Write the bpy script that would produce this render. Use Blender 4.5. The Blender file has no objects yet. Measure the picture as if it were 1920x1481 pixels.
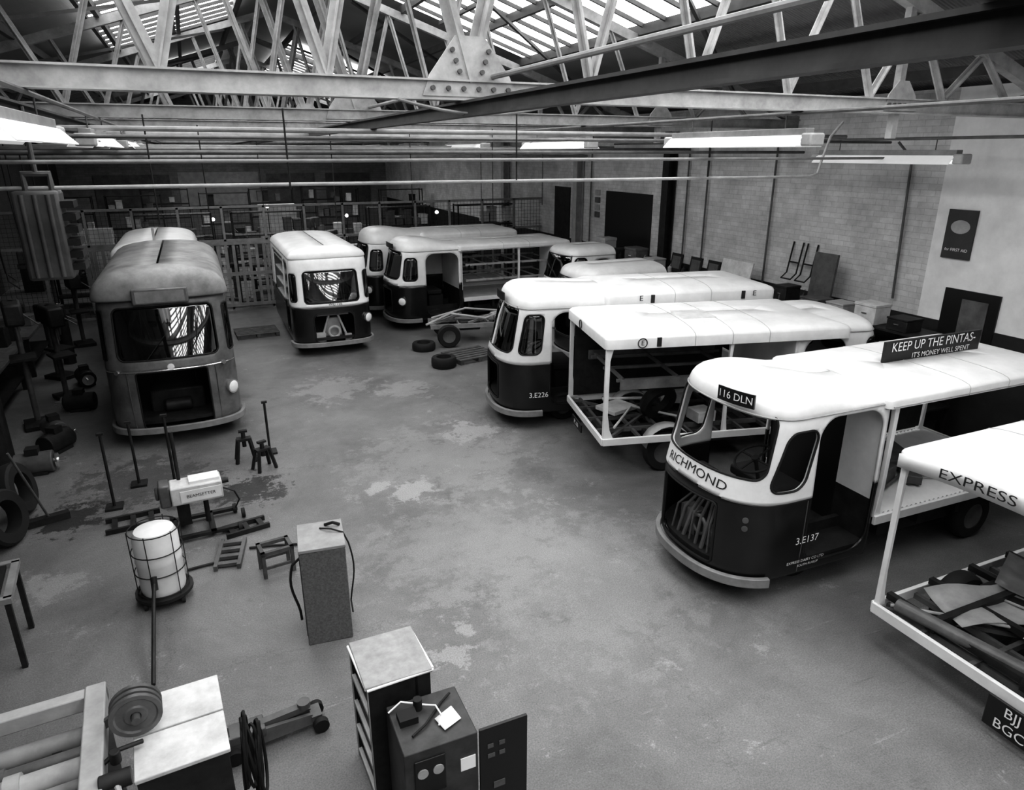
import bpy, bmesh, math, random
from mathutils import Vector, Matrix
random.seed(7)
SC=bpy.context.scene
C=SC.collection
try:
    SC.view_settings.view_transform='Standard'
except Exception: pass
try:
    SC.view_settings.look='Medium High Contrast'
except Exception: pass
# ---------------------------------------------------------------- materials
MATS={}
def mat(name,g,rough=.6,metal=0.0,var=.12,scale=3.0,bump=0.0,emit=0.0,spec=.4):
    if name in MATS: return MATS[name]
    m=bpy.data.materials.new(name); m.use_nodes=True
    nt=m.node_tree; b=nt.nodes['Principled BSDF']
    tc=nt.nodes.new('ShaderNodeTexCoord')
    no=nt.nodes.new('ShaderNodeTexNoise'); no.inputs['Scale'].default_value=scale
    no.inputs['Detail'].default_value=7; no.inputs['Roughness'].default_value=.66
    nt.links.new(tc.outputs['Object'],no.inputs['Vector'])
    r=nt.nodes.new('ShaderNodeValToRGB')
    r.color_ramp.elements[0].position=.3; r.color_ramp.elements[1].position=.7
    lo=max(0,g*(1-var)); hi=min(1,g*(1+var))
    r.color_ramp.elements[0].color=(lo,lo,lo,1); r.color_ramp.elements[1].color=(hi,hi,hi,1)
    nt.links.new(no.outputs['Fac'],r.inputs['Fac'])
    nt.links.new(r.outputs['Color'],b.inputs['Base Color'])
    b.inputs['Roughness'].default_value=rough; b.inputs['Metallic'].default_value=metal
    b.inputs['Specular IOR Level'].default_value=spec
    if emit>0:
        b.inputs['Emission Color'].default_value=(1,1,1,1); b.inputs['Emission Strength'].default_value=emit
    if bump>0:
        bp=nt.nodes.new('ShaderNodeBump'); bp.inputs['Strength'].default_value=bump; bp.inputs['Distance'].default_value=.02
        nt.links.new(no.outputs['Fac'],bp.inputs['Height']); nt.links.new(bp.outputs['Normal'],b.inputs['Normal'])
    MATS[name]=m; return m
WHITE=mat('white_paint',.76,.35,var=.12,scale=2.5)
CREAM=mat('dirty_white',.55,.5,var=.25,scale=5)
NAVY=mat('dark_paint',.010,.25,var=.3,scale=4,spec=.5)
BLACK=mat('black_rubber',.010,.75,var=.3)
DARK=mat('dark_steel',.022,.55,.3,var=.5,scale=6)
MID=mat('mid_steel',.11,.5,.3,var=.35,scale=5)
GREYP=mat('grey_paint',.12,.33,var=.45,scale=3,bump=.2)
LGREY=mat('light_grey',.36,.5,var=.25,scale=4)
PIPEM=mat('pipe_grey',.22,.5,var=.3,scale=4)
GIRD=mat('girder_paint',.38,.55,var=.35,scale=4)
GIRDD=mat('girder_dark',.04,.6,var=.4,scale=4)
PLATE=mat('plate_black',.01,.4,var=.1)
LET=mat('letter_white',.85,.6,var=.02)
LETD=mat('letter_dark',.02,.6,var=.02)
WOOD=mat('old_wood',.08,.8,var=.4,scale=8)
CHROME=mat('chrome',.75,.15,.9,var=.05)
TUBE=mat('tube_light',.8,.5,emit=.8)
BULB=mat('bulb_light',.8,.5,emit=2.5)
ENAM=mat('glowing_enamel',.8,.4,var=.08,emit=.18)  # faint glow added so the unlit reflector flanks look lit
SKY=mat('skylight_glass',.9,.5,emit=5.6)
def glassmat():
    m=bpy.data.materials.new('window_glass'); m.use_nodes=True; nt=m.node_tree
    nt.nodes.clear(); o=nt.nodes.new('ShaderNodeOutputMaterial')
    mx=nt.nodes.new('ShaderNodeMixShader'); t=nt.nodes.new('ShaderNodeBsdfTransparent'); g=nt.nodes.new('ShaderNodeBsdfGlossy')
    t.inputs['Color'].default_value=(.6,.6,.6,1); g.inputs['Roughness'].default_value=.02
    fr=nt.nodes.new('ShaderNodeFresnel'); fr.inputs['IOR'].default_value=2.4
    nt.links.new(fr.outputs[0],mx.inputs[0]); nt.links.new(t.outputs[0],mx.inputs[1]); nt.links.new(g.outputs[0],mx.inputs[2])
    nt.links.new(mx.outputs[0],o.inputs[0]); return m
GLASS=glassmat()
def floormat():
    m=bpy.data.materials.new('concrete_floor'); m.use_nodes=True; nt=m.node_tree; b=nt.nodes['Principled BSDF']
    tc=nt.nodes.new('ShaderNodeTexCoord')
    def noise(sc,det,ro=.6,dist=0,vec=None):
        n=nt.nodes.new('ShaderNodeTexNoise'); n.inputs['Scale'].default_value=sc; n.inputs['Detail'].default_value=det
        n.inputs['Roughness'].default_value=ro; n.inputs['Distortion'].default_value=dist
        nt.links.new(vec or tc.outputs['Object'],n.inputs['Vector']); return n
    def ramp(o,p0,c0,p1,c1):
        r=nt.nodes.new('ShaderNodeValToRGB'); e=r.color_ramp.elements
        e[0].position=p0;e[0].color=(c0,c0,c0,1);e[1].position=p1;e[1].color=(c1,c1,c1,1)
        nt.links.new(o,r.inputs['Fac']); return r.outputs[0]
    def mix(a,fac,col,mul):
        s=nt.nodes.new('ShaderNodeMath'); s.operation='MULTIPLY'; s.inputs[1].default_value=mul; nt.links.new(fac,s.inputs[0])
        x=nt.nodes.new('ShaderNodeMix'); x.data_type='RGBA'; nt.links.new(s.outputs[0],x.inputs['Factor']); nt.links.new(a,x.inputs[6]); x.inputs[7].default_value=(col,col,col,1)
        return x.outputs[2]
    c=ramp(noise(.5,10,.72,.3).outputs['Fac'],.34,.10,.66,.20)
    c=mix(c,ramp(noise(1.7,10,.85,.2).outputs['Fac'],.59,0,.62,1),.38,.38)
    c=mix(c,ramp(noise(.6,10,.8,.3).outputs['Fac'],.58,0,.64,1),.05,.42)
    c=mix(c,ramp(noise(4.5,10,.88,.1).outputs['Fac'],.63,0,.66,1),.04,.5)
    for rz,sx in((.5,14),(-.4,18),(1.2,16)):
        mp=nt.nodes.new('ShaderNodeMapping'); mp.inputs['Rotation'].default_value=(0,0,rz); mp.inputs['Scale'].default_value=(1,sx,1)
        nt.links.new(tc.outputs['Object'],mp.inputs['Vector'])
        c=mix(c,ramp(noise(.9,6,.65,0,mp.outputs[0]).outputs['Fac'],.66,0,.70,1),.33 if rz!=1.2 else .05,.35)
    # hairline cracks
    wn=noise(1.4,5,.7); va=nt.nodes.new('ShaderNodeVectorMath'); va.operation='MULTIPLY_ADD'
    nt.links.new(wn.outputs['Color'],va.inputs[0]); va.inputs[1].default_value=(1.1,1.1,0); nt.links.new(tc.outputs['Object'],va.inputs[2])
    vo=nt.nodes.new('ShaderNodeTexVoronoi'); vo.feature='DISTANCE_TO_EDGE'; vo.inputs['Scale'].default_value=.28; nt.links.new(va.outputs[0],vo.inputs['Vector'])
    c=mix(c,ramp(vo.outputs['Distance'],.0015,1,.004,0),.05,.35)
    nz=noise(3.2,10,.78)
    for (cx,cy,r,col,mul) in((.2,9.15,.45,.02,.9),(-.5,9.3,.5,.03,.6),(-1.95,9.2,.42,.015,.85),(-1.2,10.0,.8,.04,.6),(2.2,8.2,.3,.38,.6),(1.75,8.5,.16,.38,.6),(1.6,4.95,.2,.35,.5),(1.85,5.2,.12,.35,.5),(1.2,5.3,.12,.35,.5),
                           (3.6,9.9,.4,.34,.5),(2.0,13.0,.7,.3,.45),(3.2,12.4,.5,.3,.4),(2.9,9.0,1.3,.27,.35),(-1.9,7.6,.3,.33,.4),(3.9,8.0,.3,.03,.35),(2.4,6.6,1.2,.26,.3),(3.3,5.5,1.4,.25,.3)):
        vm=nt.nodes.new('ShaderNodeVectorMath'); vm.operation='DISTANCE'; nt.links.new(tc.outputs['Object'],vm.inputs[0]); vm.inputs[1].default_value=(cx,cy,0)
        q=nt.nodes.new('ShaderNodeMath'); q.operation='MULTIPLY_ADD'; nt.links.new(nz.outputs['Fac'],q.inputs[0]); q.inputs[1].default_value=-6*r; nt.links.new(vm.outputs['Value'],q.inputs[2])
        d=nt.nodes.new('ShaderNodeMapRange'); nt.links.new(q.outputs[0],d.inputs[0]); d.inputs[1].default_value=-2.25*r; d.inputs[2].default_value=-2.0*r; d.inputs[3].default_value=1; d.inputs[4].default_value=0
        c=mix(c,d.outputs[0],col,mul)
    grit=ramp(noise(75,5,.8).outputs['Fac'],.32,.55,.68,1.45)
    m3=nt.nodes.new('ShaderNodeMix'); m3.data_type='RGBA'; m3.blend_type='MULTIPLY'; m3.inputs['Factor'].default_value=1
    nt.links.new(c,m3.inputs[6]); nt.links.new(grit,m3.inputs[7])
    nt.links.new(m3.outputs[2],b.inputs['Base Color'])
    nt.links.new(ramp(noise(.9,8,.7).outputs['Fac'],.3,.3,.7,.52),b.inputs['Roughness'])
    bp=nt.nodes.new('ShaderNodeBump'); bp.inputs['Strength'].default_value=.35; bp.inputs['Distance'].default_value=.012
    g2=noise(30,6,.75); nt.links.new(g2.outputs['Fac'],bp.inputs['Height']); nt.links.new(bp.outputs[0],b.inputs['Normal'])
    return m
def brickmat(name,a,b_,mortar,sc,rot=True,ms=.006):
    m=bpy.data.materials.new(name); m.use_nodes=True; nt=m.node_tree; b=nt.nodes['Principled BSDF']
    tc=nt.nodes.new('ShaderNodeTexCoord'); sp=nt.nodes.new('ShaderNodeSeparateXYZ'); cb=nt.nodes.new('ShaderNodeCombineXYZ')
    nt.links.new(tc.outputs['Object'],sp.inputs[0])
    nt.links.new(sp.outputs[1 if rot else 0],cb.inputs[0]); nt.links.new(sp.outputs[2],cb.inputs[1])
    br=nt.nodes.new('ShaderNodeTexBrick'); br.inputs['Scale'].default_value=1
    br.inputs['Brick Width'].default_value=sc; br.inputs['Row Height'].default_value=sc*.36; br.inputs['Mortar Size'].default_value=ms; br.inputs['Mortar Smooth'].default_value=.8
    br.inputs['Color1'].default_value=(a,a,a,1); br.inputs['Color2'].default_value=(b_,b_,b_,1); br.inputs['Mortar'].default_value=(mortar,)*3+(1,)
    nt.links.new(cb.outputs[0],br.inputs['Vector'])
    n=nt.nodes.new('ShaderNodeTexNoise'); n.inputs['Scale'].default_value=1.5; n.inputs['Detail'].default_value=10; n.inputs['Roughness'].default_value=.75
    nt.links.new(tc.outputs['Object'],n.inputs['Vector'])
    r=nt.nodes.new('ShaderNodeValToRGB'); r.color_ramp.elements[0].color=(.6,.6,.6,1); r.color_ramp.elements[0].position=.32; r.color_ramp.elements[1].position=.62
    nt.links.new(n.outputs['Fac'],r.inputs['Fac'])
    mx=nt.nodes.new('ShaderNodeMix'); mx.data_type='RGBA'; mx.blend_type='MULTIPLY'; mx.inputs['Factor'].default_value=1
    nt.links.new(br.outputs['Color'],mx.inputs[6]); nt.links.new(r.outputs[0],mx.inputs[7]); nt.links.new(mx.outputs[2],b.inputs['Base Color'])
    b.inputs['Roughness'].default_value=.8
    return m
def corrmat(name,g,axis=1,sc=6):
    m=bpy.data.materials.new(name); m.use_nodes=True; nt=m.node_tree; b=nt.nodes['Principled BSDF']
    tc=nt.nodes.new('ShaderNodeTexCoord'); w=nt.nodes.new('ShaderNodeTexWave'); w.bands_direction='Y' if axis==1 else 'X'
    w.inputs['Scale'].default_value=sc; nt.links.new(tc.outputs['Object'],w.inputs['Vector'])
    n=nt.nodes.new('ShaderNodeTexNoise'); n.inputs['Scale'].default_value=.8; n.inputs['Detail'].default_value=5
    nt.links.new(tc.outputs['Object'],n.inputs['Vector'])
    r=nt.nodes.new('ShaderNodeValToRGB'); r.color_ramp.elements[0].color=(g*.6,)*3+(1,); r.color_ramp.elements[1].color=(g*1.3,)*3+(1,)
    nt.links.new(n.outputs['Fac'],r.inputs['Fac']); nt.links.new(r.outputs[0],b.inputs['Base Color'])
    bp=nt.nodes.new('ShaderNodeBump'); bp.inputs['Strength'].default_value=.6; bp.inputs['Distance'].default_value=.04
    nt.links.new(w.outputs['Fac'],bp.inputs['Height']); nt.links.new(bp.outputs[0],b.inputs['Normal']); b.inputs['Roughness'].default_value=.7
    return m
# ---------------------------------------------------------------- mesh builder
class MB:
    def __init__(s): s.v=[]; s.f=[]
    def add(s,vs,fs):
        o=len(s.v); s.v+= [tuple(p) for p in vs]; s.f+=[tuple(i+o for i in f) for f in fs]; return s
    def box(s,c,d,rz=0,rx=0,ry=0):
        M=Matrix.Rotation(rz,3,'Z')@Matrix.Rotation(ry,3,'Y')@Matrix.Rotation(rx,3,'X'); c=Vector(c)
        vs=[c+M@Vector((x*d[0]/2,y*d[1]/2,z*d[2]/2)) for x in(-1,1) for y in(-1,1) for z in(-1,1)]
        return s.add(vs,[(0,1,3,2),(4,6,7,5),(0,4,5,1),(2,3,7,6),(0,2,6,4),(1,5,7,3)])
    def bb(s,a,b):
        return s.box([(a[i]+b[i])/2 for i in range(3)],[abs(b[i]-a[i]) for i in range(3)])
    def beam(s,p,q,w,h,up=(0,0,1)):
        p=Vector(p);q=Vector(q);d=(q-p).normalized();u=Vector(up)
        if abs(d.dot(u))>.98: u=Vector((1,0,0))
        sd=d.cross(u).normalized(); uu=sd.cross(d)
        vs=[]
        for e in(p,q):
            for a,b in((-1,-1),(1,-1),(1,1),(-1,1)): vs.append(e+sd*a*w/2+uu*b*h/2)
        return s.add(vs,[(3,2,1,0),(4,5,6,7),(0,1,5,4),(1,2,6,5),(2,3,7,6),(3,0,4,7)])
    def cyl(s,p,q,r,n=14,r2=None,caps=True):
        p=Vector(p);q=Vector(q);d=(q-p).normalized();u=Vector((0,0,1)) if abs(d.z)<.95 else Vector((1,0,0))
        a=d.cross(u).normalized();b=d.cross(a); r2=r if r2 is None else r2
        vs=[];
        for e,R in((p,r),(q,r2)):
            for i in range(n):
                t=2*math.pi*i/n; vs.append(e+a*R*math.cos(t)+b*R*math.sin(t))
        fs=[(i,(i+1)%n,n+(i+1)%n,n+i) for i in range(n)]
        if caps: fs+=[tuple(range(n))[::-1],tuple(range(n,2*n))]
        return s.add(vs,fs)
    def tube(s,pts,r,n=8,closed=False):
        pts=[Vector(p) for p in pts]; N=len(pts); rings=[]; prev=None
        for i,p in enumerate(pts):
            if closed: d=(pts[(i+1)%N]-pts[i-1])
            else: d=pts[min(i+1,N-1)]-pts[max(i-1,0)]
            d.normalize()
            if prev is None:
                u=Vector((0,0,1)) if abs(d.z)<.9 else Vector((1,0,0)); a=d.cross(u).normalized()
            else: a=(prev-d*prev.dot(d)).normalized()
            prev=a; b=d.cross(a); rings.append([p+a*r*math.cos(2*math.pi*k/n)+b*r*math.sin(2*math.pi*k/n) for k in range(n)])
        vs=[v for R in rings for v in R]; fs=[]
        for i in range(N if closed else N-1):
            j=(i+1)%N
            for k in range(n): fs.append((i*n+k,i*n+(k+1)%n,j*n+(k+1)%n,j*n+k))
        if not closed: fs+=[tuple(range(n))[::-1],tuple((N-1)*n+k for k in range(n))]
        return s.add(vs,fs)
    def lathe(s,prof,c=(0,0,0),axis='z',n=24):
        c=Vector(c); vs=[];fs=[];m=len(prof)
        for i in range(n):
            t=2*math.pi*i/n
            for r,z in prof:
                p=Vector((r*math.cos(t),r*math.sin(t),z))
                if axis=='y': p=Vector((p.x,p.z,p.y))
                if axis=='x': p=Vector((p.z,p.x,p.y))
                vs.append(c+p)
        for i in range(n):
            j=(i+1)%n
            for k in range(m-1): fs.append((i*m+k,j*m+k,j*m+k+1,i*m+k+1))
        return s.add(vs,fs)
    def prism(s,poly,ext):
        n=len(poly); e=Vector(ext); vs=[Vector(p) for p in poly]+[Vector(p)+e for p in poly]
        return s.add(vs,[tuple(range(n))[::-1],tuple(range(n,2*n))]+[(i,(i+1)%n,n+(i+1)%n,n+i) for i in range(n)])
    def torus(s,c,R,r,axis='z',n=28,m=10):
        return s.lathe([(R+r*math.cos(2*math.pi*k/m),r*math.sin(2*math.pi*k/m)) for k in range(m+1)],c,axis,n)
    def rings(s,rs,closed=True):
        n=len(rs[0]); vs=[v for R in rs for v in R]; fs=[]
        for i in range(len(rs)-1):
            for k in range(n if closed else n-1):
                fs.append((i*n+k,i*n+(k+1)%n,(i+1)*n+(k+1)%n,(i+1)*n+k))
        return s.add(vs,fs)
    def obj(s,name,m,parent=None,bevel=0,smooth=True,label=None,solid=0,cat=None,kind=None,group=None,recalc=True,loc=None,rz=0):
        me=bpy.data.meshes.new(name); me.from_pydata(s.v,[],s.f); me.update()
        if recalc:
            bm=bmesh.new(); bm.from_mesh(me); bmesh.ops.recalc_face_normals(bm,faces=bm.faces); bm.to_mesh(me); bm.free()
        me.materials.append(m)
        if smooth:
            me.shade_smooth(); me.set_sharp_from_angle(angle=math.radians(38))
        o=bpy.data.objects.new(name,me); C.objects.link(o)
        if parent: o.parent=parent
        if solid: md=o.modifiers.new('solid','SOLIDIFY'); md.thickness=solid; md.offset=-1
        if bevel: md=o.modifiers.new('bevel','BEVEL'); md.width=bevel; md.segments=2; md.limit_method='ANGLE'
        if label:o['label']=label
        if cat:o['category']=cat
        if kind:o['kind']=kind
        if group:o['group']=group
        if loc: o.location=loc
        o.rotation_euler[2]=rz
        return o
def thing(name,label,cat,loc=(0,0,0),rz=0,group=None):
    o=bpy.data.objects.new(name,None); C.objects.link(o); o.location=loc; o.rotation_euler[2]=rz
    o.empty_display_size=.2; o['label']=label; o['category']=cat
    if group:o['group']=group
    return o
def copy_tree(o,loc,rz=None,label=None):
    def cp(x,par):
        n=x.copy(); C.objects.link(n)
        if par: n.parent=par
        for c in list(x.children): cp(c,n)
        return n
    n=cp(o,None); n.location=loc
    if rz is not None:n.rotation_euler[2]=rz
    if label:n['label']=label
    return n
_tc={}
def text_geo(body,size):
    k=(body,size)
    if k in _tc: return _tc[k]
    cu=bpy.data.curves.new('t','FONT'); cu.body=body; cu.size=size; cu.align_x='CENTER'; cu.align_y='CENTER'; cu.resolution_u=3
    o=bpy.data.objects.new('t',cu); C.objects.link(o); bpy.context.view_layer.update()
    me=bpy.data.meshes.new_from_object(o.evaluated_get(bpy.context.evaluated_depsgraph_get()))
    r=([tuple(v.co) for v in me.vertices],[tuple(p.vertices) for p in me.polygons])
    bpy.data.objects.remove(o); bpy.data.curves.remove(cu); bpy.data.meshes.remove(me)
    _tc[k]=r; return r
def text(body,size,fn,parent,m=None,name='lettering',sx=1.0,bold=True):
    vs,fs=text_geo(body,size); mb=MB()
    mb.add([fn(x*sx,y) for x,y,z in vs],fs)
    return mb.obj(name,m or LET,parent,smooth=False,recalc=False)
# ---------------------------------------------------------------- cab shell
def make_surf(W,a,back,n,belt,lean,tum,z0,z1):
    half=[]; N=240
    for i in range(N+1):
        t=math.pi/2*i/N
        half.append((-a+a*max(0,math.cos(t))**(2/n), W/2*math.sin(t)**(2/n)))
    sA=0; cum=[0]
    for i in range(1,len(half)): sA+=math.dist(half[i],half[i-1]); cum.append(sA)
    S=sA+back-a
    def P(s):
        q=abs(s); sg=1 if s>=0 else -1
        if q>=sA: return (-a-(q-sA), sg*W/2)
        lo,hi=0,N
        while hi-lo>1:
            m=(lo+hi)//2
            if cum[m]<=q: lo=m
            else: hi=m
        f=(q-cum[lo])/max(1e-9,cum[hi]-cum[lo])
        return (half[lo][0]+(half[hi][0]-half[lo][0])*f, sg*(half[lo][1]+(half[hi][1]-half[lo][1])*f))
    def surf(s,z,off=0.0):
        def raw(s,z):
            x,y=P(s); g=max(0,min(1,(x+a)/a)); zl=max(0,z-belt)
            x-=lean*zl*g; y*=1-tum*zl
            if z<z0+.2:
                f=(z0+.2-z)/.2; x-=.04*f*f*g; y*=1-.025*f*f
            tt=z1-.14
            if z>tt:
                f=(z-tt)/.14; x-=.03*f*f*g; y*=1-.025*f*f
            return Vector((x,y,z))
        p=raw(s,z)
        if off:
            nn=(raw(s+.01,z)-raw(s-.01,z)).cross(raw(s,z+.01)-raw(s,z-.01)).normalized(); p=p+nn*off
        return p
    return surf,S,sA
def sd(sp,s,z):
    cs,cz,hs,hz,r,sk=sp
    dx=abs(s-cs-sk*(z-cz))-(hs-r); dz=abs(z-cz)-(hz-r)
    return math.hypot(max(dx,0),max(dz,0))+min(max(dx,dz),0)-r
def rrpts(sp,n=7):
    cs,cz,hs,hz,r,sk=sp; out=[]
    for (ax,az,t0) in((1,1,0),(-1,1,90),(-1,-1,180),(1,-1,270)):
        for i in range(n):
            t=math.radians(t0+90*i/(n-1)); s=ax*(hs-r)+r*math.cos(t); z=az*(hz-r)+r*math.sin(t)
            out.append((cs+s+sk*z,cz+z))
    res=[]
    for i in range(len(out)):
        a=out[i];b=out[(i+1)%len(out)]; d=math.dist(a,b); k=max(1,int(d/.05))
        for j in range(k): res.append((a[0]+(b[0]-a[0])*j/k,a[1]+(b[1]-a[1])*j/k))
    return res
def shell(root,surf,S,z0,z1,dd,holes,beltf,mu,ml,gm=None,thick=.03):
    ns=int(2*S/dd); nz=int((z1-z0)/dd)
    co=[[(-S+2*S*i/ns, z0+(z1-z0)*j/nz) for j in range(nz+1)] for i in range(ns+1)]
    cls=[[0]*nz for i in range(ns)]
    for i in range(ns):
        for j in range(nz):
            s=-S+2*S*(i+.5)/ns; z=z0+(z1-z0)*(j+.5)/nz; c='u' if z>beltf(s) else 'l'
            for k,h in enumerate(holes):
                if sd(h[1],s,z)<0: c=k; break
            cls[i][j]=c
    for i in range(ns+1):
        for j in range(nz+1):
            cs={cls[a][b] for a in(i-1,i) for b in(j-1,j) if 0<=a<ns and 0<=b<nz}
            hs=[c for c in cs if not isinstance(c,str)]
            s,z=co[i][j]
            if hs and len(cs)>1:
                sp=holes[hs[0]][1]
                for _ in range(2):
                    d=sd(sp,s,z); e=.004
                    gx=(sd(sp,s+e,z)-sd(sp,s-e,z))/(2*e); gz=(sd(sp,s,z+e)-sd(sp,s,z-e))/(2*e); g=gx*gx+gz*gz
                    if g>1e-6: s-=d*gx/g; z-=d*gz/g
                co[i][j]=(s,z)
            elif len(cs)>1: co[i][j]=(s,beltf(s))
    def mesh(sel,name,m,off=0,th=thick,label=None):
        idx={};vs=[];fs=[]
        for i in range(ns):
            for j in range(nz):
                if sel(cls[i][j]):
                    f=[]
                    for a,b in((i,j),(i+1,j),(i+1,j+1),(i,j+1)):
                        if (a,b) not in idx:
                            idx[(a,b)]=len(vs); vs.append(surf(co[a][b][0],co[a][b][1],off))
                        f.append(idx[(a,b)])
                    fs.append(tuple(f))
        if not fs:return
        b=MB(); b.add(vs,fs); return b.obj(name,m,root,solid=th,recalc=False,label=label)
    mesh(lambda c:c=='u','upper_bodywork',mu); mesh(lambda c:c=='l','lower_bodywork',ml)
    for k,h in enumerate(holes):
        if h[2]: mesh(lambda c:c==k,h[0],GLASS,-.012,.004)
        if h[3]:
            b=MB(); b.tube([surf(s,z,0.0) for s,z in rrpts(h[1])],.012,6,closed=True); b.obj('window_seal' if h[2] or 'window' in h[0] or 'screen' in h[0] else 'hatch_rim',gm or BLACK,root)
def cap(mb,pts,x0,x1,prof,hf=None,zb=0):
    rs=[]
    for f,z in prof:
        R=[]
        for x,y in pts:
            cx=max(x0,min(x1,x)); xx=cx+(x-cx)*f
            zz=z if hf is None or z<zb else zb+(z-zb)*hf(xx)
            R.append(Vector((xx,y*f,zz)))
        rs.append(R)
    mb.rings(rs); return mb
def wheel(root,x,y,r=.3,w=.17):
    b=MB(); b.lathe([(r*.55,-w/2),(r*.9,-w/2),(r*.98,-w*.35),(r,0),(r*.98,w*.35),(r*.9,w/2),(r*.55,w/2),(r*.5,0),(r*.55,-w/2)],(0,0,0),'y',28)
    o=b.obj('wheel',BLACK,root,loc=(x,y,r))
    b=MB(); b.lathe([(0.001,-w*.3),(r*.3,-w*.3),(r*.5,-w*.42),(r*.56,-w*.45),(r*.56,w*.45),(r*.5,w*.42),(r*.3,w*.3),(0.001,w*.3)],(0,0,0),'y',20)
    b.obj('hub',MID,o)
def steering(root,x,y,z):
    b=MB(); M=Matrix.Rotation(math.radians(25),3,'Y'); t=MB(); t.torus((0,0,0),.21,.013)
    t.beam((-.2,0,0),(.2,0,0),.02,.012); t.beam((0,-.2,0),(0,.2,0),.02,.012); t.cyl((0,0,-.02),(0,0,.02),.04)
    t.cyl((0,0,0),(.1,0,-.6),.02)
    b.add([M@Vector(p)+Vector((x,y,z)) for p in t.v],t.f); b.obj('steering_wheel',BLACK,root)
def cabin(root,W=1.62,a=.6,back=1.8,n=2.5,belt=1.2,z0=.27,z1=2.0,lean=.25,tum=.03,dd=.04,roof_h=.29,
          screen=(0,1.64,.68,.33,.13,0),quarter=(.99,1.56,.2,.28,.1,0),hatch=(0,.74,.42,.3,.05,0),doors=(1,1),door=(.85,1.72,.4,1.92),
          mu=WHITE,ml=NAVY,mr=None,glass=True,beltf=None,bumper=True,lights=(1,1),extra=(),seal=None,arch=.08,over=1.0,bl=None,hend=None,dr=.22,lip=0,hang=0):
    surf,S,sA=make_surf(W,a,back,n,belt,lean,tum,z0,z1)
    beltf=beltf or (lambda s: belt+arch*math.exp(-(s/.45)**2))
    holes=[('windscreen',screen,glass,True)]
    if quarter:
        for sg in(1,-1): holes.append(('quarter_window',(sg*quarter[0],)+quarter[1:5]+(sg*quarter[5],),glass,True))
    if hatch: holes.append(('front_hatch',hatch,False,True))
    for sg,on in((1,doors[0]),(-1,doors[1])):
        if on:
            s0=sA+door[0]-a; s1=sA+door[1]-a
            holes.append(('doorway',(sg*(s0+s1)/2,(door[2]+door[3])/2,(s1-s0)/2,(door[3]-door[2])/2,dr,0),False,False))
    for h in extra: holes.append(h)
    shell(root,surf,S,z0,z1,dd,holes,beltf,mu,ml,seal)
    K=int(S/.06); pts=[]
    for i in range(-K,K+1):
        p=surf(S*i/K,z1); pts.append((p.x+(.04+hang if p.x>-a*1.3 else 0)*(over-1)*20,p.y*over))
    xa=-a-lean*(z1-belt)
    h=roof_h
    hf=None
    if hend is not None:
        r=hend/h
        def hf(x,r=r):
            t=max(0,min(1,(-x-.75)/(back-.85))); t=t*t*(3-2*t); return 1+(r-1)*t
    prof=[(1.0,z1-.03),(1.012,z1-.005),(1.01,z1+h*.1),(.985,z1+h*.3),(.945,z1+h*.48),(.88,z1+h*.64),(.76,z1+h*.8),(.58,z1+h*.91),(.33,z1+h*.98),(.02,z1+h)]
    b=MB(); cap(b,pts,-back,xa,prof,hf,z1); b.obj('cab_roof',mr or mu,root,solid=.02)
    if over<=1.0:
        b=MB(); b.tube([surf(-S+2*S*i/60,z1-.015,.012) for i in range(61)],.008,6); b.obj('gutter_moulding',LGREY,root)
    b=MB(); poly=[surf(S*i/K,z0+.12)*1.0 for i in range(-K,K+1)]; poly=[Vector((p.x-.04 if p.x>-back+.05 else p.x,p.y*.96,z0+.1)) for p in poly]
    b.prism(poly,(0,0,.05)); b.obj('cab_floor',DARK,root)
    if bumper:
        rs=[]
        sm=bl or sA+.1
        for i in range(-24,25):
            s=sm*i/24; p=surf(s,z0+.05,.02); q=surf(s,z0+.05,.075)
            rs.append([Vector((p.x,p.y,z0-.04)),Vector((q.x,q.y,z0-.04)),Vector((q.x,q.y,z0+.06)),Vector((p.x,p.y,z0+.06))])
        b=MB(); b.rings(rs); b.f+= [(3,2,1,0),tuple(48*4+k for k in range(4))]
        b.obj('bumper',PIPEM,root,bevel=.008)
    for sg,on in((1,lights[0]),(-1,lights[1])):
        if on:
            sl=sg*.8*sA/1.15*.98
            p=surf(sl,.78); q=surf(sl,.78,.06)
            b=MB(); b.cyl(p,q,.1,20,.11); o=b.obj('headlamp',CHROME,root)
            r=surf(sl,.78,.075); b=MB(); b.cyl(q,r,.09,20,.06); b.obj('headlamp_lens',LET,o)
    return surf,S,sA
def rrect(x0,x1,hw,r,n=6):
    out=[]
    for cx,cy,t0 in((x1-r,hw-r,0),(x0+r,hw-r,90),(x0+r,-hw+r,180),(x1-r,-hw+r,270)):
        for i in range(n+1):
            t=math.radians(t0+90*i/n); out.append((cx+r*math.cos(t),cy+r*math.sin(t)))
    res=[]
    for i in range(len(out)):
        a=out[i];b=out[(i+1)%len(out)];k=max(1,int(math.dist(a,b)/.15))
        for j in range(k):res.append((a[0]+(b[0]-a[0])*j/k,a[1]+(b[1]-a[1])*j/k))
    return res
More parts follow.
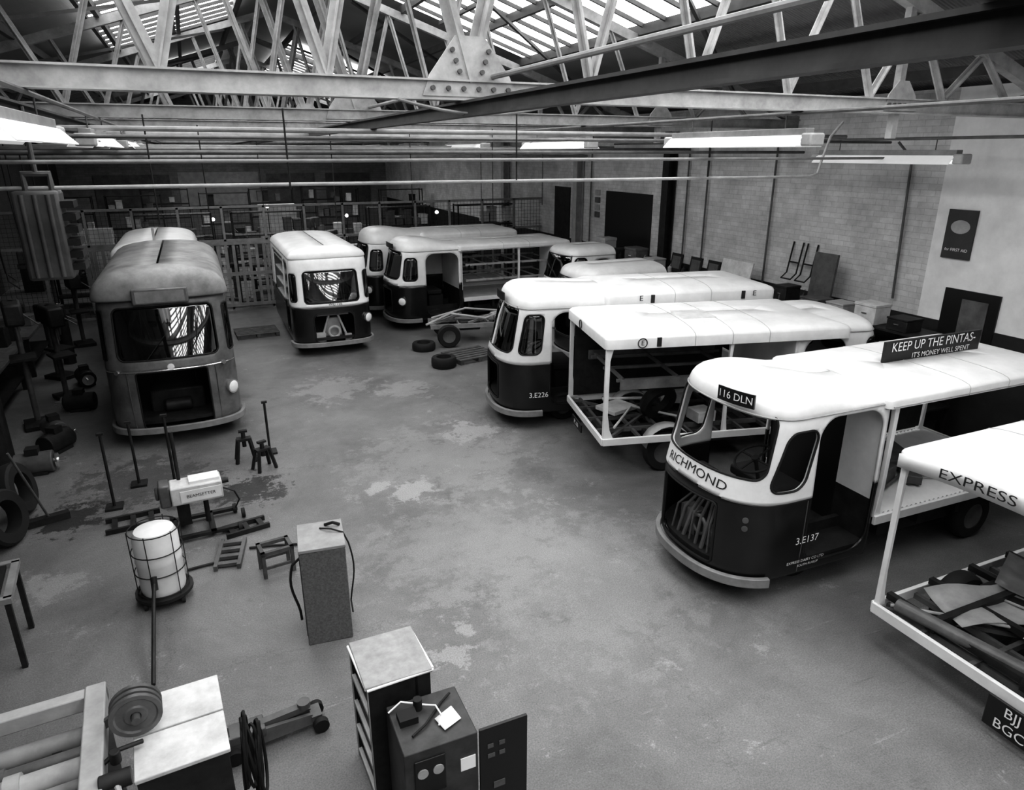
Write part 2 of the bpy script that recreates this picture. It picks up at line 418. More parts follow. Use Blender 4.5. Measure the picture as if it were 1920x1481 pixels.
def canopy(root,x0,x1,W,zv,zt,crown,m=WHITE,rad=.07,seams=2):
    pts=rrect(x0,x1,W/2,rad)
    prof=[(.985,zv),(1.0,zv),(1.0,zt-.015),(.992,zt),(.97,zt+crown*.25),(.9,zt+crown*.5),(.8,zt+crown*.7),(.6,zt+crown*.88),(.3,zt+crown*.98),(.02,zt+crown)]
    b=MB(); cap(b,pts,x0+W/2,x1-W/2,prof); o=b.obj('canopy_roof',m,root,solid=.02)
    for k in range(seams):
        x=x0+W/2+(x1-W-x0)*(k+.5)/seams+.0
        line=[(x,W/2*f,z) for f,z in prof[1:]]+[(x,-W/2*f,z) for f,z in prof[:0:-1]]
        b=MB(); b.tube(line,.005,6); b.obj('roof_seam',LGREY,root)
    b=MB(); b.tube([(x0+.05,W/2+.002,zv+.02),(x1-.05,W/2+.002,zv+.02)],.007,6); b.obj('gutter_moulding',LGREY,root)
    return o
def bed(root,xa,xb,W,zd=.74,deck='corr',posts=(),ztop=1.97,mf=WHITE,skirt=False,frames=False,wx=None,far=0,cross=5,guards=True):
    hw=W/2
    b=MB()
    for sg in(1,-1): b.bb((xb,sg*hw-.02,zd-.08),(xa,sg*hw+.02,zd+.02))
    b.bb((xb-.02,-hw,zd-.08),(xb+.02,hw,zd+.02)); b.obj('bed_rail',mf,root,bevel=.005)
    b=MB()
    for sg in(1,-1): b.bb((xb+.1,sg*.38-.03,.42),(-.4,sg*.38+.03,.54))
    for i in range(cross): 
        x=xb+.15+(xa-xb-.3)*i/(cross-1); b.bb((x-.03,-hw+.03,.46),(x+.03,hw-.03,max(.52,zd-.05)))
    b.obj('chassis_frame',DARK,root)
    b=MB(); b.cyl((xb+.95,-hw+.2,.29),(xb+.95,hw-.2,.29),.05); b.cyl((xb+.95,-.12,.29),(xb+.95,.12,.29),.14,16)
    for sg in(1,-1):
        for k in range(4): b.beam((xb+.5+.06*k,sg*.42,.36+.018*k),(xb+1.4-.06*k,sg*.42,.36+.018*k),.05,.012)
    b.obj('rear_axle',DARK,root)
    if deck=='corr':
        n=int((xa-xb)/.035); rs=[]
        for i in range(n+1):
            x=xb+.03+(xa-xb-.06)*i/n; z=zd+(.025 if i%2 else 0); rs.append([Vector((x,-hw+.03,z)),Vector((x,hw-.03,z))])
        b=MB(); b.rings(rs,False); b.obj('corrugated_deck',WHITE,root,smooth=False,solid=.01)
    elif deck=='plain':
        b=MB(); b.bb((xb+.03,-hw+.03,zd-.03),(xa,hw-.03,zd)); b.obj('deck',LGREY,root)
    elif deck=='open':
        b=MB()
        for y in(-hw*.5,0,hw*.5): b.bb((xb,y-.02,zd-.08),(xa,y+.02,zd-.02))
        for i in range(7):
            x=xb+(xa-xb)*(i+.5)/7; b.bb((x-.02,-hw,zd-.08),(x+.02,hw,zd-.03))
        b.beam((xb,-hw,zd-.04),(xb+.9,0,zd-.04),.04,.04); b.beam((xb,hw,zd-.04),(xb+.9,0,zd-.04),.04,.04)
        b.obj('deck_frame',MID,root)
        for sg in((1,-1) if guards else ()):
            ps=[]
            for i in range(9):
                t=math.pi*i/8; ps.append((xb+1.0+.34*math.cos(t),.31*math.sin(t)+.38))
            rs=[[Vector((x,sg*(hw-.28),z)),Vector((x,sg*(hw-.07),z))] for x,z in ps]; b=MB(); b.rings(rs,False)
            b.obj('mudguard',LGREY,root,solid=.01)
    for (x,y,w) in posts:
        b=MB(); dx=w*1.6 if x<xb+.5 else w*.8
        b.prism([(x-w/2,y-.025,zd),(x+w/2+dx,y-.025,zd),(x+w/2+dx*.35,y-.025,zd+.14),(x+w/2,y-.025,zd+.36),(x+w/2,y-.025,ztop-.2),(x+w/2+dx*.5,y-.025,ztop),(x-w/2,y-.025,ztop)],(0,.05,0))
        b.obj('post',mf,root,bevel=.005)
    b=MB(); b.bb((xa-1.5,-.6,.3),(xa-.35,.6,.5)); b.obj('battery_box',DARK,root,bevel=.01)
    if frames:
        for z in(1.15,1.55):
            b=MB(); b.bb((xb+.35,-hw+.1,z),(xa-.1,-hw+.14,z+.05)); b.bb((xb+.35,hw-.14,z),(xa-.1,hw-.1,z+.05))
            for i in range(6):
                x=xb+.4+(xa-xb-.6)*i/5; b.bb((x-.015,-hw+.1,z),(x+.015,hw-.1,z+.03))
            b.obj('rack_shelf',LGREY,root)
    for sg in(1,-1):
        wheel(root,-1.15,sg*.45,.24); wheel(root,xb+.95,sg*(hw-.16),.29)
def milk_float(label,loc,ang,cabk={},L=4.5,W=1.62,bedk={},can=True,bulk=WHITE,group='parked milk floats',name='milk_float',cv=(1.95,2.06,.08),sw=1.25,near=0,fwd=.08,seams=2):
    root=thing(name,label,'milk float',loc,math.radians(ang),group)
    back=cabk.get('back',1.8)
    z1=cabk.get('z1',2.0)
    if can: cabk=dict(cabk); cabk.setdefault('hend',cv[1]+cv[2]-z1)
    r=cabin(root,W=W,**cabk)
    steering(root,-.66,.25,sw)
    b=MB(); b.bb((-1.45,-.55,.78),(-1.05,.2,.9)); b.bb((-1.5,-.5,.4),(-1.1,.15,.78)); b.obj('driver_seat',BLACK,root,bevel=.03)
    b=MB(); b.bb((-.62,-.5,.45),(-.35,.5,1.05)); b.obj('dashboard',DARK,root,bevel=.04)
    if can:
        if near:
            b=MB(); b.bb((-back,W/2-.5,.9),(-back-.03,W/2-.04,1.95)); b.obj('bulkhead',bulk,root)
            b=MB(); b.bb((-back,-W/2+.04,.42),(-back-.035,W/2-.5,1.95)); b.obj('dark_gap_sheet',PLATE,root)  # black sheet painting the interior dark where the bulkhead stops
            b=MB(); b.bb((-back,W/2-.5,.42),(-back-.035,W/2-.04,.9)); b.obj('lower_bulkhead',DARK,root)
        else:
            b=MB(); b.bb((-back,-W/2+.04,.95),(-back-.03,W/2-.04,1.98)); b.obj('bulkhead',bulk,root)
            b=MB(); b.bb((-back,-W/2+.04,.42),(-back-.035,W/2-.04,.95)); b.obj('lower_bulkhead',DARK,root)
        canopy(root,-L,-back+fwd,W+.08,*cv,seams=seams)
        bed(root,-back-.04,-L+.03,W,**bedk)
    return root,r
# ---------------------------------------------------------------- room
XW0,XW1,Y0,Y1=-6.0,10.5,-11.0,42.0
b=MB(); b.bb((XW0-.3,Y0,-.1),(XW1+.3,Y1+.3,0)); b.obj('floor',floormat(),smooth=False,kind='structure',label='stained worn concrete workshop floor')
BR=brickmat('painted_block',.68,.58,.45,.26); DAD=mat('dado_dark',.02,.5,var=.3); PLS=mat('white_plaster',.8,.8,var=.12,scale=2)
b=MB(); b.bb((XW1,7.45,0),(XW1+.3,Y1,5.2)); b.obj('wall_right',BR,smooth=False,kind='structure',label='whitewashed block workshop side wall')
b=MB(); b.bb((XW1,Y0,0),(XW1+.3,7.45,5.2)); b.obj('wall_right_plastered',PLS,smooth=False,kind='structure',label='white plastered workshop side wall')
b=MB(); b.bb((XW1-.02,Y0,0),(XW1,Y1,1.8)); b.obj('trim_1',DAD,smooth=False,kind='structure',label='dark painted dado along the wall')
b=MB(); b.bb((XW0-.3,Y0,0),(XW0,Y1,5.2)); b.obj('wall_left',brickmat('dark_brick',.06,.045,.03,.22),smooth=False,kind='structure',label='dark brick workshop side wall')
b=MB(); b.bb((XW0,Y1,0),(XW1,Y1+.3,8)); b.obj('wall_back',brickmat('end_brick',.3,.24,.16,.3,False),smooth=False,kind='structure',label='grey brick end wall of the workshop')
b=MB(); b.bb((XW0,Y0-.3,0),(XW1,Y0,8)); b.obj('wall_light_block',brickmat('gable_brick',.35,.3,.2,.3,False),smooth=False,kind='structure',label='unseen brick gable wall added to block world light')  # out of view, added to keep world light out of the room
RX,RZ,EZ=2.25,7.75,5.1
RM=corrmat('roof_sheet',.17)
for i,(xa,xb) in enumerate(((XW0-.3,RX),(XW1+.3,RX))):
    b=MB(); b.add([(xa,Y0-.3,EZ+.1),(xb,Y0-.3,RZ+.1),(xb,Y1+.3,RZ+.1),(xa,Y1+.3,EZ+.1)],[(0,1,2,3)])
    b.obj('ceiling' if i==0 else 'ceiling_slope',RM,smooth=False,kind='structure',solid=.03,label='corrugated sheet roof slope')
def roofz(x): return EZ+(RZ-EZ)*(1-abs(x-RX)/(XW1-RX))
wi=1
for (xa,xb,ya,yb) in ((-1.3,1.5,-10,20.3),(3.2,6.9,-10,15),(-1.3,1.5,27,36),(3.2,6.2,24,34)):
    m=MB(); d=-.03
    m.add([(xa,ya,roofz(xa)+d),(xb,ya,roofz(xb)+d),(xb,yb,roofz(xb)+d),(xa,yb,roofz(xa)+d)],[(0,1,2,3)])
    w=m.obj('window_%d'%wi,SKY,smooth=False,kind='structure',label='bright patent glazing rooflight'); wi+=1
    m=MB(); y=ya
    while y<yb:
        m.beam((xa,y,roofz(xa)-.07),(xb,y,roofz(xb)-.07),.045,.06); y+=.6
    for x in(xa,(xa+xb)/2,xb): m.beam((x,ya,roofz(x)-.08),(x,yb,roofz(x)-.08),.07,.07)
    m.obj('glazing_bars',GIRDD,w)
for x in (-5,-3.7,-2.4,-1.1,.2,1.4,3.1,4.3,5.6,6.9,8.2,9.5):
    b=MB(); b.beam((x,Y0,roofz(x)-.12),(x,Y1,roofz(x)-.12),.08,.14); b.obj('roof_purlin',GIRDD,label='dark steel roof purlin',cat='roof beam',group='roof purlins')
# ---- trusses
def truss(first,gm=GIRD):
    root=thing('roof_truss','riveted grey steel roof truss of angle irons','roof truss',(0,6,0),0,'roof trusses')
    b=MB()
    b.bb((XW0,-.058,4.72),(XW1,-.042,4.86)); b.bb((XW0,.042,4.72),(XW1,.058,4.86)) 
    b.bb((XW0,-.09,4.855),(XW1,.09,4.87)); b.bb((XW0,-.09,4.71),(XW1,.09,4.722)); b.obj('bottom_chord',gm,root)
    for xe in(XW0,XW1):
        b=MB(); b.beam((xe,0,EZ-.25),(RX,0,RZ-.25),.12,.14); b.obj('top_chord',gm,root)
    N=14; pw=(XW1-XW0)/N
    for k in range(N+1):
        x=XW0+pw*k
        for s in(-.5,.5):
            xt=x+pw*s*(1.15 if k==7 else 1)
            if xt<XW0 or xt>XW1: continue
            if not first and k%2 and k!=7 and s>0: continue
            b=MB(); w=.14 if k==7 else (.1 if first else .08); y=.03*s
            b.beam((x,y,4.85),(xt,y,roofz(xt)-.3),w*.15,w,up=(0,1,0)); b.beam((x,y,4.85),(xt,y,roofz(xt)-.3),w,w*.12,up=(0,1,0)); b.obj('web_member',gm,root)
    for x in(RX,7.4,-3): 
        b=MB(); q=.42 if x==RX else .25
        b.prism([(x-q,-.07,4.74),(x+q,-.07,4.74),(x+q*.85,-.07,4.9),(x+q*.3,-.07,5.2 if x==RX else 5.05),(x-q*.3,-.07,5.2 if x==RX else 5.05),(x-q*.85,-.07,4.9)],(0,.014,0))
        g=b.obj('gusset_plate',gm,root)
        bs=[(x-q*.8+q*1.6*i/5,4.8) for i in range(6)]
        if x==RX: bs+=[(x-.1-.03*i,4.93+.08*i) for i in range(3)]+[(x+.1+.03*i,4.93+.08*i) for i in range(3)]
        if first:
            for bx,bz in bs:
                c=MB(); c.cyl((bx,-.07,bz),(bx,-.095,bz),.02,8); c.obj('bolt',MID,g)
    b=MB(); b.bb((7.36,-.04,4.45),(7.44,.04,roofz(7.4)-.2)); b.obj('hanger',gm,root)
    return root
T0=truss(True); T1=truss(False,mat('girder_far',.24,.6,var=.4,scale=4)); T1.location=(0,6+4.57,0)
for k in (-3,-2,-1,2,3,4,5,6,7): copy_tree(T1,(0,6+4.57*k,0))
for k in range(5):
    for (xa,xb) in((-4.5,1.2),(3.3,9.0)):
        y=6+4.57*k
        b=MB(); b.beam((xa,y,roofz(xa)-.35),(xb,y+4.57,roofz(xb)-.35),.05,.05); b.obj('roof_brace',GIRDD,label='dark diagonal steel roof brace between trusses',cat='roof beam',group='roof braces')
def ibeam(x,z,h,w,m,label,ya=-1,yb=Y1):
    b=MB(); b.bb((x-w/2,ya,z),(x+w/2,yb,z+.02)); b.bb((x-w/2,ya,z+h-.02),(x+w/2,yb,z+h)); b.bb((x-.012,ya,z+.005),(x+.012,yb,z+h-.005)); b.obj('runway_beam',m,label=label,cat='steel beam')
ibeam(2.2,4.58,.125,.09,GIRDD,'dark steel runway beam hanging below the trusses')
ibeam(-1.3,4.54,.16,.16,GIRDD,'dark steel joist beside the strip lamps')
def pipe(pts,r,m,label,name='pipe'):
    b=MB(); b.tube(pts,r,8); return b.obj(name,m,label=label,cat='pipe')
pipe([(-3,7.5,4.22),(9.8,7.5,4.22)],.018,PIPEM,'pale horizontal service pipe under the trusses')
pipe([(-2.5,7.6,4.0),(7.9,7.6,3.98),(8.05,7.6,4.02),(8.1,7.6,4.2),(8.2,7.6,4.5),(8.4,7.6,4.7)],.018,LGREY,'pale service pipe with an upturned end')
pipe([(2.45,-1,4.9),(2.45,20,4.9)],.022,PIPEM,'pale conduit running along the runway beam')
for y,z,r,m in((8.4,4.45,.02,MID),(9.3,4.55,.03,PIPEM),(10.2,4.3,.025,MID),(11.2,4.6,.03,PIPEM),(12.4,4.5,.03,PIPEM),(13.6,4.35,.04,MID),(14.6,4.6,.05,PIPEM),(16.8,4.42,.03,PIPEM),(18.2,4.2,.04,PIPEM),(23,4.4,.05,PIPEM)):
    pipe([(-6,y,z),(10.4,y,z)],r,m,'grey pipe crossing the bay under the trusses')
pipe([(4.2,0,4.95),(4.2,30,4.95)],.03,MID,'grey pipe running along the bay')
for x in(5.96,-.95): pipe([(x,3,4.69),(x,41.9,4.69)],.02,MID,'lamp rail pipe under the trusses','lamp_rail')
pipe([(9.3,3,4.48),(9.3,15,4.48)],.02,MID,'lamp rail pipe beside the wall','lamp_rail')
for x,y,z in((.9,7.5,3.95),(3.4,7.55,4.0),(6.1,7.55,4.0),(2.2,12.4,3.2),(.2,12.4,3.4),(5.1,12.4,3.3),(7.2,12.4,3.1),(1.4,16.8,3.2),(8.3,16.8,3.0),(-.4,9.3,3.5),(3.9,13.6,3.3),(6.6,16.8,3.2)):
    pipe([(x,y,z),(x,y,(z+4.7)/2),(x,y,4.7)],.009,BLACK,'thin black cable drop hanging from the trusses','hanging_cable')
pipe([(1.6+.18*i,5.86,4.70-.10*math.sin(math.pi*i/8)) for i in range(9)],.013,PIPEM,'slack pale cable slung below the truss','slack_cable')
# ---- strip lamps
def lamp():
    root=thing('strip_lamp','white enamelled twin-tube fluorescent strip lamp','strip lamp',(0,0,0),0,'fluorescent strip lamps')
    b=MB(); P=[(-.19,0),(-.08,.11),(.08,.11),(.19,0)]
    b.rings([[Vector((x,y,z)) for x,z in P] for y in(-1.15,1.15)],False)
    b.obj('reflector',ENAM,root,solid=.008,smooth=False)
    b=MB(); b.bb((-.06,-1.15,.11),(.06,1.15,.18)); b.obj('lamp_housing',PIPEM,root,bevel=.006)
    for y in(-1.2,1.2): b=MB(); b.bb((-.1,y-.07,.0),(.1,y+.07,.13)); b.obj('end_cap',LGREY,root,bevel=.02)
    for x in(-.06,.06):
        b=MB(); b.cyl((x,-1.22,.03),(x,1.22,.03),.022,10); b.obj('lamp_tube',TUBE,root)
    for y in(-.8,.8):
        b=MB(); b.cyl((0,y,.16),(0,y,.34),.008,6); b.obj('suspension_rod',MID,root)
    return root
L0=lamp(); L0.location=(5.96,6.95,4.36)
for k in range(1,7): copy_tree(L0,(5.96,6.95+4.57*k,4.36))
for k in range(0,7): copy_tree(L0,(-.95,5.5+4.57*k,4.36))
copy_tree(L0,(9.3,7.6,4.15))
# ---- right wall fittings
b=MB(); b.bb((XW1-.03,15,0),(XW1+.01,17.2,3.3)); b.obj('door_1',PLATE,kind='structure',label='flat black panel filling the side wall doorway')  # flat black panel on the wall, no opening is cut
b=MB(); b.bb((XW1-.03,19.3,0),(XW1+.01,20.3,3.3)); b.obj('door_2',DARK,kind='structure',label='dark door in the side wall')
for i,y in enumerate((14.2,18.6,24)):
    b=MB(); b.bb((XW1-.26,y-.12,0),(XW1-.24,y+.12,4.75)); b.bb((XW1-.05,y-.12,0),(XW1-.03,y+.12,4.75)); b.bb((XW1-.25,y-.015,0),(XW1-.04,y+.015,4.75))
    b.obj('stanchion',DARK if i==0 else LGREY,label='steel stanchion standing against the side wall',cat='column',smooth=False)
for y in (13.6,10.9,12.9,18): pipe([(XW1-.06,y,1.2),(XW1-.06,y,4.6)],.02,MID,'vertical pipe clipped to the side wall')
pipe([(XW1-.06,7.9,2.0),(XW1-.06,8.0,4.2),(XW1-.3,8.1,4.45)],.02,MID,'vertical pipe clipped to the side wall')
def wallboard(name,y0,y1,z0,z1,m,label,cat,t=.03):
    b=MB(); b.bb((XW1-.03,y0,z0),(XW1-.001,y1,z1)); return b.obj(name,m,label=label,cat=cat)
def rt(yc,zc): return lambda x,y: Vector((XW1-.034,yc-x,zc+y))
p=wallboard('first_aid_poster',6.79,7.24,2.77,3.49,mat('poster_grey',.04,.5,var=.2),'dark first aid poster with a pale oval picture','poster')
b=MB(); b.add([(XW1-.033,7.015-.15*math.cos(t*.2618),3.24+.10*math.sin(t*.2618)) for t in range(24)],[tuple(range(24))]); b.obj('oval_picture',LGREY,p)
text('for FIRST AID',.062,rt(7.015,2.9),p)
p=wallboard('notice_board',6.2,7.05,1.43,2.33,PLATE,'black framed notice board with a grey sheet','notice board')
b=MB(); b.bb((XW1-.04,6.35,1.5),(XW1-.03,6.75,2.2)); b.obj('notice_sheet',GREYP,p)
for z in(2.75,2.95,3.15,2.55):
    wallboard('notice',17.55,17.8,z,z+.15,LGREY if z in(2.75,3.15) else MID,'small printed notice on the wall','notice')
for y in(9.75,10.1):
    b=MB(); b.tube([(XW1-.02,y-.12,2.68),(XW1-.12,y-.12,2.1),(XW1-.25,y-.12,2.0),(XW1-.25,y+.12,2.0),(XW1-.12,y+.12,2.1),(XW1-.02,y+.12,2.68)],.015)
    b.tube([(XW1-.08,y-.12,2.3),(XW1-.08,y+.12,2.3)],.015); b.obj('tubular_bracket',BLACK,label='black tubular steel bracket on the wall',cat='bracket')
r=thing('storage_rack','long dark steel storage rack against the side wall','rack',(9.95,0,0))
for z in(.1,.6,1.1,1.66):
    b=MB(); b.bb((-.35,6.4,z),(.25,17,z+.03)); b.obj('shelf_board',DARK,r)
for i in range(11):
    y=6.45+1.05*i
    for x in(-.33,.23): b=MB(); b.bb((x-.02,y-.02,0),(x+.02,y+.02,1.7)); b.obj('upright',DARK,r)
def boxitem(name,c,d,m,label,cat,rz=0,bev=.01):
    o=thing(name,label,cat,(c[0],c[1],c[2]),rz)
    b=MB(); b.bb((-d[0]/2,-d[1]/2,0),(d[0]/2,d[1]/2,d[2]*.86)); b.obj('body',m,o,bevel=bev)
    b=MB(); b.bb((-d[0]/2-.008,-d[1]/2-.008,d[2]*.86),(d[0]/2+.008,d[1]/2+.008,d[2])); b.obj('lid',m,o,bevel=bev*.5)
    b=MB(); b.bb((-d[0]/2-.015,-d[1]*.12,d[2]*.5),(-d[0]/2,d[1]*.12,d[2]*.56)); b.obj('handle',CHROME,o)
    return o
def can(loc,r,h,m,label='small metal oil can standing on the rack'):
    b=MB(); b.lathe([(.001,0),(r,0),(r,h*.8),(r*.35,h*.92),(r*.3,h),(.001,h)],(0,0,0),'z',14); o=b.obj('oil_can',m,label=label,cat='can',loc=loc)
    b=MB(); b.cyl((0,0,h),(r*.6,0,h*1.25),r*.1,6); b.obj('spout',m,o)
for i in range(36):
    y=6.6+.285*i+random.uniform(-.03,.03); z=random.choice((.132,.632,1.132)); h=random.uniform(.18,.38)
    boxitem('parts_box',(9.85,y,z),(.4,.22,h),random.choice((DARK,MID,GREYP,LGREY)),'metal parts box on the storage rack','box')
for (y,w,h,m) in((8.35,.35,.22,LGREY),(7.75,.4,.32,CREAM),(7.15,.35,.2,DARK),(8.9,.4,.2,MID),(9.6,.3,.3,DARK),(10.3,.35,.16,MID),(11.0,.3,.18,GREYP),(13.8,.4,.25,LGREY),(14.6,.5,.4,MID),(15.3,.3,.3,DARK),(16,.4,.5,LGREY),(16.6,.4,.3,MID)):
    boxitem('tool_case',(9.82,y,1.69),(.35,w,h),m,'metal tool case on top of the storage rack','case')
for i in range(16):
    can((9.68+random.uniform(0,.1),8.62+.5*i+random.uniform(-.03,.03),1.69),.045,random.uniform(.12,.25),random.choice((DARK,LGREY,MID,BLACK)))
for i,y in enumerate((12.0,12.6,13.3)):
    o=thing('framed_picture','dark framed picture leaning on the wall','picture',(10.08,y,1.69),0)
    b=MB(); b.box((0,0,.2),(.03,.4,.4),ry=.15); b.obj('frame',BLACK,o); b=MB(); b.box((-.018,0,.2),(.01,.3,.28),ry=.15); b.obj('picture_sheet',MID,o)
b=MB(); b.box((10.08,11.3,1.94),(.03,.9,.5),ry=.2); b.obj('white_board',CREAM,label='white board leaning on the wall above the rack',cat='board')
b=MB(); b.box((10.12,9.1,2.15),(.05,.5,.92),ry=.08); b.obj('tall_panel',MID,label='grey tubular-edged panel leaning against the wall',cat='panel')
def lump(name,loc,label,cat,s=1,m=MID,rz=0):
    o=thing(name,label,cat,loc,rz)
    b=MB(); b.cyl((-.18*s,0,.12*s),(.18*s,0,.12*s),.12*s,18); b.obj('casing',m,o,bevel=.01*s)
    b=MB(); b.cyl((.18*s,0,.12*s),(.3*s,0,.12*s),.03*s,10); b.cyl((.2*s,0,.12*s),(.22*s,0,.12*s),.08*s,16); b.obj('shaft',CHROME,o)
    b=MB(); b.bb((-.12*s,-.1*s,0),(.12*s,.1*s,.04*s)); b.obj('foot_plate',DARK,o)
    b=MB(); b.bb((-.06*s,-.06*s,.22*s),(.06*s,.06*s,.3*s)); b.obj('terminal_box',DARK,o)
    return o
for i,y in enumerate((10.9,11.6)): lump('electric_motor',(9.15,y,0),'greasy electric motor standing on the floor','motor',1.3,random.choice((MID,DARK,GREYP)),i)
# ---------------------------------------------------------------- floats
def ctext(body,size,surf,s0,zc,parent,m=None,sx=1,arc=None):
    return text(body,size,lambda x,y:surf(s0+x,(arc(s0+x) if arc else zc)+y,.006),parent,m,sx=sx)
def plate(root,surf,s0,s1,z0,z1,body=None,size=.1,sx=1,m=PLATE):
    rs=[]
    for i in range(9):
        s=s0+(s1-s0)*i/8; rs.append([surf(s,z0,.0),surf(s,z0,.035),surf(s,z1,.035),surf(s,z1,.0)])
    b=MB(); b.rings(rs); b.f+=[(3,2,1,0),(32,33,34,35)]; p=b.obj('number_plate',m,root)
    if body: text(body,size,lambda x,y:surf((s0+s1)/2+x,(z0+z1)/2+y,.041),root,LET,sx=sx)
def roofsurf(surf,z1,lift=0):
    return lambda s,z,off=0: surf(s,z1-.2,off+.02-lift)+Vector((0,0,z-(z1-.2)))
# E
eroot,(surf,S,sA)=milk_float('white over dark milk float, RICHMOND lettering below empty windscreen',(4.22,5.15,0),179,
    dict(dd=.025,glass=False,lights=(0,0),a=.7,n=2.35,lean=.3,z1=1.98,roof_h=.27,screen=(.05,1.68,.78,.32,.12,0),quarter=(1.15,1.54,.21,.3,.12,.22),hatch=(.0,.72,.43,.34,.05,0),belt=1.12,arch=.05,bl=1.0,door=(.92,1.76,.38,1.93)),
    L=4.6,W=1.58,cv=(1.93,2.02,.07),sw=1.36,near=1,bedk=dict(posts=((-4.5,.76,.04),(-4.5,-.76,.04),(-1.9,.76,.05)),deck='corr',zd=.7))
ctext('RICHMOND',.125,surf,.04,1.25,eroot,LETD,1.35,arc=lambda s:1.225+.05*math.exp(-(s/.45)**2))
ctext('3.E137',.11,surf,1.44,.66,eroot)
ctext('EXPRESS DAIRY CO LTD',.045,surf,1.46,.42,eroot); ctext('SOUTH RUISLIP',.04,surf,1.5,.365,eroot)
for z in(.95,.86):
    b=MB(); b.cyl(surf(.72,z,-.005),surf(.72,z,.012),.03,12); b.obj('lamp_socket',MID,eroot)
b=MB()
for i in range(7): b.tube([(-.12,-.3+.1*i,.4),(-.16-.03*(i%3),-.28+.09*i,.7),(-.35,-.1+.04*i,1.0)],.012+.006*(i%3))
b.box((-.3,-.15,.55),(.2,.25,.3)); b.box((-.28,.2,.5),(.15,.2,.2)); b.torus((-.2,.05,.6),.1,.02,'x'); b.obj('control_gear',MID,eroot)
plate(eroot,roofsurf(surf,1.98,.03),.15,.57,2.04,2.18,'116 DLN',.105,1)
b=MB(); b.bb((-4.1,-.02,2.07),(-2.55,.02,2.32)); sg=b.obj('roof_sign',PLATE,eroot,label='black roof advertising board')
text('KEEP UP THE PINTAS-',.15,lambda x,y:Vector((-3.32-x,.026,2.25+y)),sg,LET,sx=.95)
text("IT'S MONEY WELL SPENT",.085,lambda x,y:Vector((-3.45-x,.026,2.13+y)),sg,LET)
b=MB(); b.box((-2.4,.2,.85),(.5,.4,.2),rz=.3); b.box((-3.1,-.1,.82),(.4,.6,.14),rz=-.4); b.box((-2.9,.35,.8),(.3,.2,.1),rz=.8); b.tube([(-2.2,.5,.76),(-2.8,.3,.8),(-3.4,.5,.76)],.02); b.obj('loose_panels',MID,eroot,bevel=.01)
b=MB(); b.bb((-4.4,-.74,.78),(-2.1,-.72,1.9)); b.obj('side_board',DARK,eroot)
b=MB(); b.tube([surf(S-.93,z,.003) for z in(.3,.6,.9,1.1)],.005,6); b.obj('panel_bead',MID,eroot)
# C
croot,(surf,S,sA)=milk_float('white over dark milk float with glazed cab and long roof',(4.22,10.45,0),169,
    dict(dd=.035,lights=(0,0),belt=1.1,arch=.05,roof_h=.3,screen=(-.02,1.64,.74,.37,.12,0),quarter=(1.06,1.58,.2,.32,.1,.1)),L=4.7,cv=(1.97,2.15,.11),bedk=dict(posts=((-4.6,.78,.05),(-4.6,-.78,.05)),deck='plain'))
ctext('3.E226',.12,surf,1.2,.58,croot)
plate(croot,roofsurf(surf,2.0,.03),-.1,.3,2.05,2.18)
b=MB(); b.tube([surf(.02,z,.0) for z in(1.28,1.5,1.75,2.0)],.02); b.obj('windscreen_pillar',WHITE,croot)
for x in(-2.3,-4.3): text('E',.12,lambda u,v:Vector((x-u,.865,2.1+v)),croot,LETD,sx=1.2)
for x in(-2.5,-4.1): b=MB(); b.bb((x-.03,.85,2.02),(x+.03,.87,2.15)); b.obj('marker_plate',LETD,croot)
# D
D=(4.86,8.40); dA=math.radians(-13.5); dL=4.4
droot,(surf,S,sA)=milk_float('white milk float with empty skeletal load bed and painted roundels',(D[0]+dL*math.cos(dA),D[1]+dL*math.sin(dA),0),-13.5,
    dict(dd=.04,lights=(0,0),belt=1.0,roof_h=.15,z1=1.95,hend=.1,screen=(0,1.6,.66,.3,.13,0),door=(.85,1.5,.4,1.88),back=1.6),L=dL,W=1.86,cv=(1.87,2.01,.1),fwd=.75,seams=3,bedk=dict(posts=((-dL+.06,.9,.06),(-dL+.06,-.9,.06),(-2.6,.9,.04),(-2.6,-.9,.04)),deck='open',zd=.58,ztop=1.9))
def roundel(root,x,y,z,sg,r=.09):
    b=MB(); b.torus((x,y,z),r,.007,'y',24,6); b.obj('roundel_ring',LETD,root); text('E',r*1.5,lambda u,v:Vector((x+u*(-sg),y+sg*.004,z+v)),root,LETD)
roundel(droot,-dL+.5,-.978,1.945,-1,.062)
def endE(root,x,y,z,r=.05):
    b=MB(); b.torus((x,y,z),r,.007,'x',24,6); b.obj('roundel_ring',LETD,root); text('E',r*1.5,lambda u,v:Vector((x-.006,y-u,z+v)),root,LETD)
endE(droot,-dL-.012,.2,1.945,.062)
b=MB(); b.bb((-dL+.7,-.985,1.89),(-dL+.76,-.965,2.01)); b.obj('marker_plate',LETD,droot)
b=MB(); b.bb((-3.1,-.4,2.095),(-2.6,.1,2.115)); b.obj('roof_patch',CREAM,droot,bevel=.006)
b=MB(); b.bb((-dL-.04,-.1,.36),(-dL-.02,.4,.48)); pl=b.obj('number_plate',PLATE,droot); text('PL 80',.1,lambda x,y:Vector((-dL-.045,.15-x,.42+y)),droot)
b=MB()
for y in(-.6,0,.6): b.bb((-dL+.3,y-.02,1.3),(-2.0,y+.02,1.34))
for x in(-dL+.4,-3.2,-2.3): b.bb((x-.02,-.75,1.3),(x+.02,.75,1.34))
b.bb((-dL+.3,-.78,1.24),(-2.0,-.74,1.38)); b.bb((-dL+.3,.74,1.24),(-2.0,.78,1.38)); b.obj('rack_shelf',GREYP,droot)
